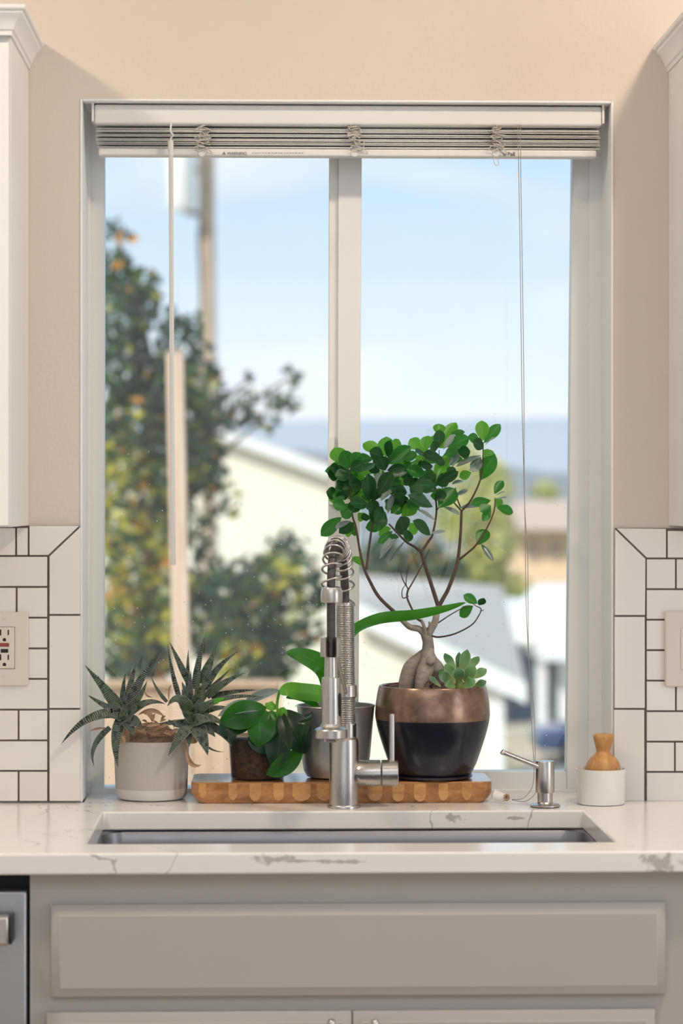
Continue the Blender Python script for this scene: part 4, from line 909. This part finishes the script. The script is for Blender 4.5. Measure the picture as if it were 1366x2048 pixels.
for B_, T_, w_ in (((500, 600), (570, 560), 40), ((540, 600), (600, 570), 34), ((560, 605), (545, 560), 28), ((260, 590), (320, 580), 20), ((620, 600), (690, 580), 26)):
    obj('dried_leaf', leaf(K(*B_, -.02), K(*T_, -.03), w_/3.415/qs, (R(-.4, .4), -1, .6), cup=.6, bend=.2), plain('dry_brown', C(120, 96, 88), .9, var=.4, scale=90) if B_ == (500, 600) else bpy.data.materials['dry_brown'], fi, smooth=70)

# ================================================================== outdoors
GZ = -4.2
G = lambda px, py, D: P(px, py, D+CY)                     # D metres in front of the camera
gr = M('ground_mix'); f = gr.noise(.12, 4); gr.bsdf(gr.mix(gr.rng(f, .4, .6), C(196, 178, 150), C(120, 128, 84)), .9); gr = gr.m
tag(obj('ground', MB().box(-400, 500, .6, 900, GZ-.3, GZ), gr), 'pale yard and street ground outside the window', kind='structure')
asph = plain('asphalt_pale', C(206, 190, 166), .9, var=.08, scale=.6)
tag(obj('driveway', MB().box(G(1015, 1500, 58).x, G(1500, 1500, 58).x, 48, 74, GZ, GZ+.04), asph), 'pale tan driveway in front of the carport', kind='structure')
# hills
def ridge(name, D, ys_, mat, label, seedv, amp, depth):
    random.seed(seedv); b = MB(); n = 90; top, base, back = [], [], []
    for i in range(n+1):
        px = -2600+6400*i/n
        k = min(len(ys_)-2, max(0, int((px+2600)/6400*(len(ys_)-1)))); f = (px+2600)/6400*(len(ys_)-1)-k
        y = ys_[k]*(1-f)+ys_[k+1]*f+R(-amp, amp)
        q = G(px, y, D); top.append(q); base.append(Vector((q.x*.96, q.y-depth, GZ))); back.append(Vector((q.x*1.04, q.y+depth, GZ)))
    fs = [(i, i+1, n+2+i, n+1+i) for i in range(n)]+[(n+1+i, n+2+i, 2*n+3+i, 2*n+2+i) for i in range(n)]
    return tag(obj(name, b.add(base+top+back, fs), mat, smooth=60), label, kind='structure')
ridge('hill', 1500, [930, 900, 880, 868, 860, 852, 842, 832, 815, 800, 790, 800, 820], plain('hill_painted_haze', C(184, 188, 192), 1, spec=0, var=.06, scale=.004, bump=0), 'hazy blue forested hills on the horizon', 3, 4, 300)  # aerial haze painted into the far hill colour
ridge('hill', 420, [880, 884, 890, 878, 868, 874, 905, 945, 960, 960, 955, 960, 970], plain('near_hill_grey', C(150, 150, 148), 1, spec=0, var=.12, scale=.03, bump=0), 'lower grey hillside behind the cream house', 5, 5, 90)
random.seed(21)
cream = plain('cream_siding', C(240, 232, 214), .8, var=.03, scale=1)
rake_m = plain('white_fascia', C(240, 240, 238), .6, var=.02)
shingle = plain('grey_shingle', C(204, 192, 178), .9, var=.12, scale=3)
def house_poly(pts, D, depth, mat, name, parent): return obj(name, MB().prism([G(x, y, D) for x, y in pts], (0, depth, 0)), mat, parent)
# house with the long rake left of the mullion
ha = thing('gable_house', 'cream gable house behind the trees, seen in the left pane', 'house', (G(430, 1000, 60).x, 60, GZ))
def dn(px, D): return Vector((G(px, 1000, D).x, G(px, 1000, D).y, GZ))
w_ = MB().prism([dn(130, 60), dn(712, 60), G(712, 966, 60), G(425, 862, 60), G(130, 966, 60)], (0, 11, 0)); obj('wall', w_, cream, ha)
for a, c in (((425, 850), (735, 962)), ((425, 850), (110, 962))):
    p, q = G(*a, 59.5), G(*c, 59.5); dz = Vector((0, 0, -.24))
    obj('roof', MB().prism([p, q, q+Vector((0, 0, .05)), p+Vector((0, 0, .05))], (0, 12, 0)), shingle, ha)
    obj('rake_board', MB().prism([p, q, q+dz, p+dz], (0, .3, 0)), rake_m, ha)
# grey roofed garage in the right pane
hb = thing('grey_roof_garage', 'garage with grey sloping roof and white rake board outside', 'garage', (G(860, 1000, 31).x, 27, GZ))
a, b_, c_, d_ = G(690, 1216, 30), G(1052, 1388, 30), G(1004, 1186, 46), G(690, 1160, 46)
obj('wall', MB().prism([dn(690, 30.3), dn(1004, 30.3), G(1004, 1372, 30.3), G(690, 1224, 30.3)], (0, 8, 0)), cream, hb)
rf = MB().add([a, b_, c_, d_]+[v+Vector((0, 0, .12)) for v in (a, b_, c_, d_)], [(0, 1, 2, 3), (4, 5, 6, 7), (0, 1, 5, 4), (1, 2, 6, 5), (2, 3, 7, 6), (3, 0, 4, 7)])
obj('roof', rf, shingle, hb)
dz = Vector((0, 0, -.24)); y_ = Vector((0, -.06, .13))
obj('rake_board', MB().prism([a+y_, b_+y_, b_+y_+dz, a+y_+dz], (0, .08, 0)), rake_m, hb)
obj('corner_board', MB().prism([dn(982, 30.2), dn(1008, 30.2), G(1008, 1384, 30.2), G(982, 1374, 30.2)], (0, .2, 0)), rake_m, hb)
# tan house far right
tan_roof = plain('tan_shingle', C(206, 178, 156), .9, var=.08, scale=1); peach = plain('peach_siding', C(236, 204, 168), .85, var=.05, scale=.7)
hc = thing('tan_house', 'peach house with a tan roof below the hills', 'house', (G(1140, 1000, 85).x, 82, GZ))
obj('wall', MB().prism([dn(1028, 85), dn(1330, 85), G(1330, 1056, 85), G(1028, 1056, 85)], (0, 8, 0)), peach, hc)
r_ = [G(1012, 1060, 84), G(1345, 1060, 84), G(1310, 1000, 90), G(1040, 1000, 90)]
obj('roof', MB().add(r_+[v+Vector((0, 9, -.4)) for v in r_], [(0, 1, 2, 3), (4, 5, 6, 7), (0, 1, 5, 4), (1, 2, 6, 5), (2, 3, 7, 6), (3, 0, 4, 7)]), tan_roof, hc)
glassd = plain('dark_window', C(90, 100, 110), .2); shade_m = plain('window_shade', C(186, 164, 140), .6)
for x in (1055, 1100): obj('window', MB().prism([G(x, 1082, 84.9), G(x+26, 1080, 84.9), G(x+26, 1120, 84.9), G(x, 1120, 84.9)], (0, .1, 0)), shade_m, hc)
# white carport with posts
wht = plain('carport_white', C(240, 240, 240), .6, var=.02); shade_wall = plain('carport_shade', C(92, 104, 122), .8, var=.1, scale=.5); dkgreen = plain('green_door_paint', C(52, 72, 72), .6)  # shade_wall colour paints the dark shade inside the carport opening
cp = thing('carport', 'white carport with posts and shade-coloured back wall outside', 'carport', (G(1100, 1000, 62).x, 60, GZ))
obj('low_roof', MB().prism([G(1000, 1226, 58), G(1100, 1222, 58), G(1100, 1262, 58), G(1002, 1262, 58)], (0, 8, 0)), wht, cp)
obj('beam', MB().prism([G(1016, 1262, 58), G(1100, 1262, 58), G(1100, 1288, 58), G(1018, 1286, 58)], (0, .6, 0)), wht, cp)
obj('high_roof', MB().prism([G(1068, 1222, 57), G(1110, 1180, 57), G(1330, 1176, 57), G(1330, 1322, 57), G(1082, 1322, 57), G(1068, 1270, 57)], (0, 4, 0)), wht, cp)
obj('back_wall', MB().prism([dn(1012, 66), dn(1330, 66), G(1330, 1230, 66), G(1012, 1230, 66)], (0, .3, 0)), shade_wall, cp)
obj('door', MB().prism([dn(1088, 64), dn(1128, 64), G(1128, 1300, 64), G(1088, 1300, 64)], (0, .2, 0)), dkgreen, cp)
for x0_, x1_ in ((1074, 1094), (1118, 1142)):
    obj('post', MB().prism([dn(x0_, 58.5), dn(x1_, 58.5), G(x1_, 1320, 58.5), G(x0_, 1320, 58.5)], (0, .25, 0)), wht, cp)
# parked car
car = thing('car', 'blue car parked in front of the carport', 'car', (G(1130, 1000, 55).x, 51.5, GZ+.04))
carp = plain('car_paint_blue', C(84, 98, 142), .25, coat=.6); D = 55; gx = lambda m: G(1075, 1000, D).x+m
prof = [(0, .3), (0, .62), (.12, .78), (.95, .88), (1.35, 1.3), (1.7, 1.42), (2.9, 1.42), (3.6, .95), (4.2, .88), (4.3, .6), (4.3, .3)]
yc_ = D+CY
obj('body', MB().prism([(gx(x), yc_, GZ+.04+z_*.94) for x, z_ in prof], (0, 1.7, 0)), carp, car, bevel=.06, seg=3)
obj('side_window', MB().prism([(gx(x), yc_-.01, GZ+.04+z_*.94) for x, z_ in ((1.15, .92), (1.5, 1.3), (2.85, 1.32), (3.3, .95))], (0, .02, 0)), glassd, car)
for x in (.8, 3.5):
    obj('wheel', MB().lathe([(.2, -.02), (.31, 0), (.31, .18), (.2, .2)], (gx(x), yc_-.02, GZ+.35), 24, axis=(0, 1, 0)), rubber, car, smooth=40)
    obj('hubcap', MB().lathe([(.19, -.03), (.02, -.05)], (gx(x), yc_-.02, GZ+.35), 20, axis=(0, 1, 0)), steel_m, car, smooth=40)
# utility pole with transformer
pole_m = wood('weathered_pole', C(176, 150, 126), C(212, 190, 168), (3, 3, .3), 4, .85)
up_ = thing('utility_pole', 'weathered wooden utility pole with a white transformer', 'utility pole', dn(418, 45))
obj('pole', MB().tube([dn(421, 45), G(417, 900, 45), G(414, 500, 45), G(411, 150, 45)], [.16, .15, .145, .14], 16), pole_m, up_, smooth=60)
tc_ = G(362, 420, 44.6)
obj('transformer', MB().lathe([(.05, -.02), (.22, 0), (.25, .06), (.25, 1.1), (.27, 1.12), (.27, 1.17), (.2, 1.24), (.02, 1.28)], tc_, 28), plain('transformer_white', C(236, 236, 234), .5), up_, smooth=40)
obj('bracket', MB().tube([G(372, 425, 44.7), G(392, 428, 44.8), G(410, 424, 45)], .05, 8), plain('bracket_grey', C(150, 140, 130), .7), up_)
obj('bracket', MB().tube([G(372, 340, 44.7), G(408, 340, 45)], .04, 8), bpy.data.materials['bracket_grey'], up_)
obj('cross_arm', MB().prism([G(300, 190, 44.8), G(520, 186, 44.8), G(520, 202, 44.8), G(300, 206, 44.8)], (0, .1, 0)), pole_m, up_)
for px in (310, 360, 470, 510): obj('insulator', MB().lathe([(.03, 0), (.06, .03), (.06, .08), (.03, .14)], G(px, 188, 44.85), 10), wht, up_)
obj('cable', MB().tube(spline([G(405, 440, 44.9), G(398, 470, 44.85), G(402, 560, 44.85), G(408, 720, 44.9)], 5), .025, 6), rubber, up_)
# tall timber post near the house
pm = wood('fir_post', C(196, 166, 140), C(218, 192, 170), (4, 4, .4), 6, .8)
tp = thing('timber_post', 'tall pale timber post standing in front of the tree', 'post', dn(366, 9.5))
obj('shaft', MB().prism([dn(352, 9.5), dn(392, 9.5), G(381, 1370, 9.5), G(367, 720, 9.5), G(366, 708, 9.5), G(331, 708, 9.5), G(332, 720, 9.5), G(346, 1370, 9.5)], (0, .07, 0)), pm, tp, bevel=.004)
obj('rail_stub', MB().prism([G(334, 706, 9.6), G(364, 706, 9.6), G(364, 701, 9.6), G(334, 701, 9.6)], (0, .05, 0)), pm, tp)
# tan board shed at the lower left
shd = thing('garden_shed', 'tan board shed wall behind the haworthia leaves', 'shed', dn(330, 12.5))
shm = wood('shed_board', C(190, 156, 126), C(212, 182, 152), (1, 1, .2), 5, .85)
x = 60
while x < 560:
    obj('board', MB().prism([dn(x, 12.5), dn(x+34, 12.5), G(x+34, 1372, 12.5), G(x, 1372, 12.5)], (0, .03, 0)), shm, shd); x += 36
obj('cap_rail', MB().prism([G(55, 1372, 12.45), G(570, 1372, 12.45), G(570, 1362, 12.45), G(55, 1362, 12.45)], (0, .1, 0)), shm, shd)
obj('back_panel', MB().prism([dn(60, 12.6), dn(560, 12.6), G(560, 1375, 12.6), G(60, 1375, 12.6)], (0, .04, 0)), shm, shd)

# trees: trunk and a crown of separate folded leaves
def leafcol(name, col, tcol, fac=.35):
    m = M(name); b = m.bsdf(col, .6, spec=.25, link=False); t = m.n('BsdfTranslucent'); t.inputs[0].default_value = tcol
    mx = m.n('MixShader'); mx.inputs[0].default_value = fac; m.l(b.outputs[0], mx.inputs[1]); m.l(t.outputs[0], mx.inputs[2]); m.l(mx.outputs[0], m.out.inputs[0]); return m.m
TL = [leafcol('tree_dark', C(58, 74, 60), C(60, 80, 50)), leafcol('tree_green', C(84, 104, 62), C(110, 130, 60)), leafcol('tree_yellow', C(196, 186, 72), C(220, 205, 70)), leafcol('tree_pale', C(176, 178, 128), C(190, 190, 120)), leafcol('tree_orange', C(206, 146, 70), C(220, 150, 60))]
def tree(name, label, blobs, D, size, trunk, spread, mats=TL, group=None, dens=3.4):
    t = thing(name, label, 'tree', dn(trunk[0], D), group)
    tk = MB().tube([dn(trunk[0], D), G(trunk[0]+3, trunk[1]+200, D), G(trunk[0]-2, trunk[1], D)], [.10, .06, .03], 10)
    for bl_ in blobs[::2]:
        tk.tube([G(trunk[0], min(1500, bl_[1]+260), D), G((trunk[0]+bl_[0])/2, bl_[1]+90, D), G(bl_[0], bl_[1], D)], [.025, .018, .006], 6)
    obj('trunk', tk, twig_m, t, smooth=60)
    cr = MB(); s_ = FPX/D
    for (x, y, rx, ry, mixw, dn_) in blobs:
        cnt = int(dens*dn_*rx*ry*math.pi/(size*s_)**2*2.6)+2
        for k in range(cnt):
            while True:
                a, b, c = R(-1, 1), R(-1, 1), R(-1, 1)
                if a*a+b*b+c*c < 1: break
            p = G(x+a*rx, y+b*ry, D+c*spread)
            n1 = Vector((R(-1, 1), R(-1, 1), R(-1, 1))).normalized(); n2 = n1.orthogonal().normalized(); n3 = n1.cross(n2)
            l_ = size*R(.6, 1.25); ww = l_*R(.5, .75)
            cr.add([p-n1*l_/2, p-n1*l_*.1+n2*ww/2+n3*ww*.2, p+n1*l_/2, p-n1*l_*.1-n2*ww/2+n3*ww*.2], [(0, 1, 2), (0, 2, 3)], random.choices(range(5), mixw)[0])
    obj('foliage', cr, mats, t, kind='stuff', fix=False)
    return t
dk, gn = (8, 3, .1, .15, .15), (6, 5, .9, .4, .4)
yl, yy2 = (3, 5, 3, 1.2, .5), (2.5, 4, 4.5, 1.5, .8)
tree('autumn_tree', 'tall dense tree turning yellow, nearest in the left pane', [
 (228, 462, 22, 28, dk, .7), (262, 478, 16, 10, dk, .8), (228, 545, 40, 55, dk, 1.3), (275, 600, 50, 70, dk, 1.2), (240, 640, 60, 70, dk, 1.5), (312, 585, 10, 45, dk, .8), (345, 650, 45, 35, dk, .9), (395, 650, 25, 25, dk, 1),
 (365, 700, 60, 40, dk, 1), (250, 740, 60, 80, dk, 1.6), (330, 780, 70, 70, dk, 1.5), (405, 770, 45, 60, gn, 1.1), (250, 850, 60, 80, gn, 1.5), (350, 860, 80, 80, dk, 1.5), (440, 830, 50, 50, dk, 1.1), (490, 800, 30, 25, dk, .7), (520, 845, 40, 25, dk, .8), (550, 800, 40, 22, dk, .8),
 (585, 752, 22, 22, dk, .6), (575, 810, 28, 18, dk, .8), (500, 755, 8, 8, dk, .8), (250, 940, 60, 70, yy2, 1.5), (400, 930, 60, 70, gn, 1.4), (330, 960, 60, 60, gn, 1.4), (450, 1000, 40, 40, gn, .5), (245, 1050, 60, 70, yl, 1.5), (330, 1060, 60, 70, yl, 1.5),
 (400, 1050, 40, 60, gn, .7), (250, 1160, 60, 70, yy2, 1.6), (330, 1170, 60, 70, yy2, 1.6), (410, 1160, 50, 60, dk, 1.2), (250, 1260, 60, 70, yl, 1.6), (330, 1270, 60, 70, yy2, 1.6), (420, 1250, 60, 70, dk, 1.4), (280, 1330, 80, 40, dk, 1.4)], 15.0, .085, (300, 1000), .7)
tree('fruit_tree', 'smaller round tree with yellow leaves beside the cream house', [
 (575, 1095, 45, 32, dk, 1), (600, 1140, 40, 40, gn, 1.2), (555, 1150, 50, 45, yl, 1.2), (500, 1150, 50, 50, dk, .9), (460, 1180, 50, 60, dk, 1.2), (520, 1220, 60, 60, dk, 1.5), (590, 1215, 50, 50, yl, 1.2), (635, 1180, 25, 40, dk, 1), (480, 1270, 60, 60, gn, 1.5), (560, 1290, 60, 50, dk, 1.5),
 (500, 1300, 55, 40, (3, 3, 1, 1, 2.5), 1.5), (620, 1260, 30, 30, dk, .9), (530, 1350, 60, 40, dk, 1.5), (470, 1350, 50, 50, yl, 1.5)], 13.6, .075, (530, 1250), .5)
tree('dark_shrub_tree', 'dark green tree behind the grey roofed garage', [(770, 1150, 60, 80, dk, 1.6), (850, 1140, 50, 70, dk, 1.6), (900, 1160, 40, 50, dk, 1.6), (800, 1230, 60, 50, dk, 1.2)], 50, .22, (830, 1200), 1.5)
pale = (.3, 2, 3, 3, .2)
TP = [leafcol('pale_dark', C(120, 134, 84), C(130, 140, 80)), leafcol('pale_green', C(168, 172, 96), C(180, 186, 96)), leafcol('pale_yellow', C(208, 202, 112), C(220, 214, 110)), leafcol('pale_cream', C(222, 214, 158), C(226, 220, 150)), TL[4]]
tree('yellow_tree', 'tall pale yellow-green tree in the right pane', [(945, 940, 50, 60, pale, 1.2), (985, 990, 45, 70, pale, 1.5), (930, 1040, 60, 60, pale, 1.6), (990, 1080, 50, 60, pale, 1.6), (960, 1150, 60, 60, (1, 4, 3, .5, .1), 1.8), (1010, 1190, 60, 50, (2, 4, 2, .3, .1), 1.8), (1045, 1205, 30, 30, (4, 3, .5, .1, .1), 1.6)], 72, .3, (970, 1100), 2, mats=TP)
tree('small_far_tree', 'small round tree above the tan roof', [(1090, 985, 32, 22, (2, 4, 2, .5, .2), 2)], 106, .35, (1090, 1000), 1.5, mats=TP)
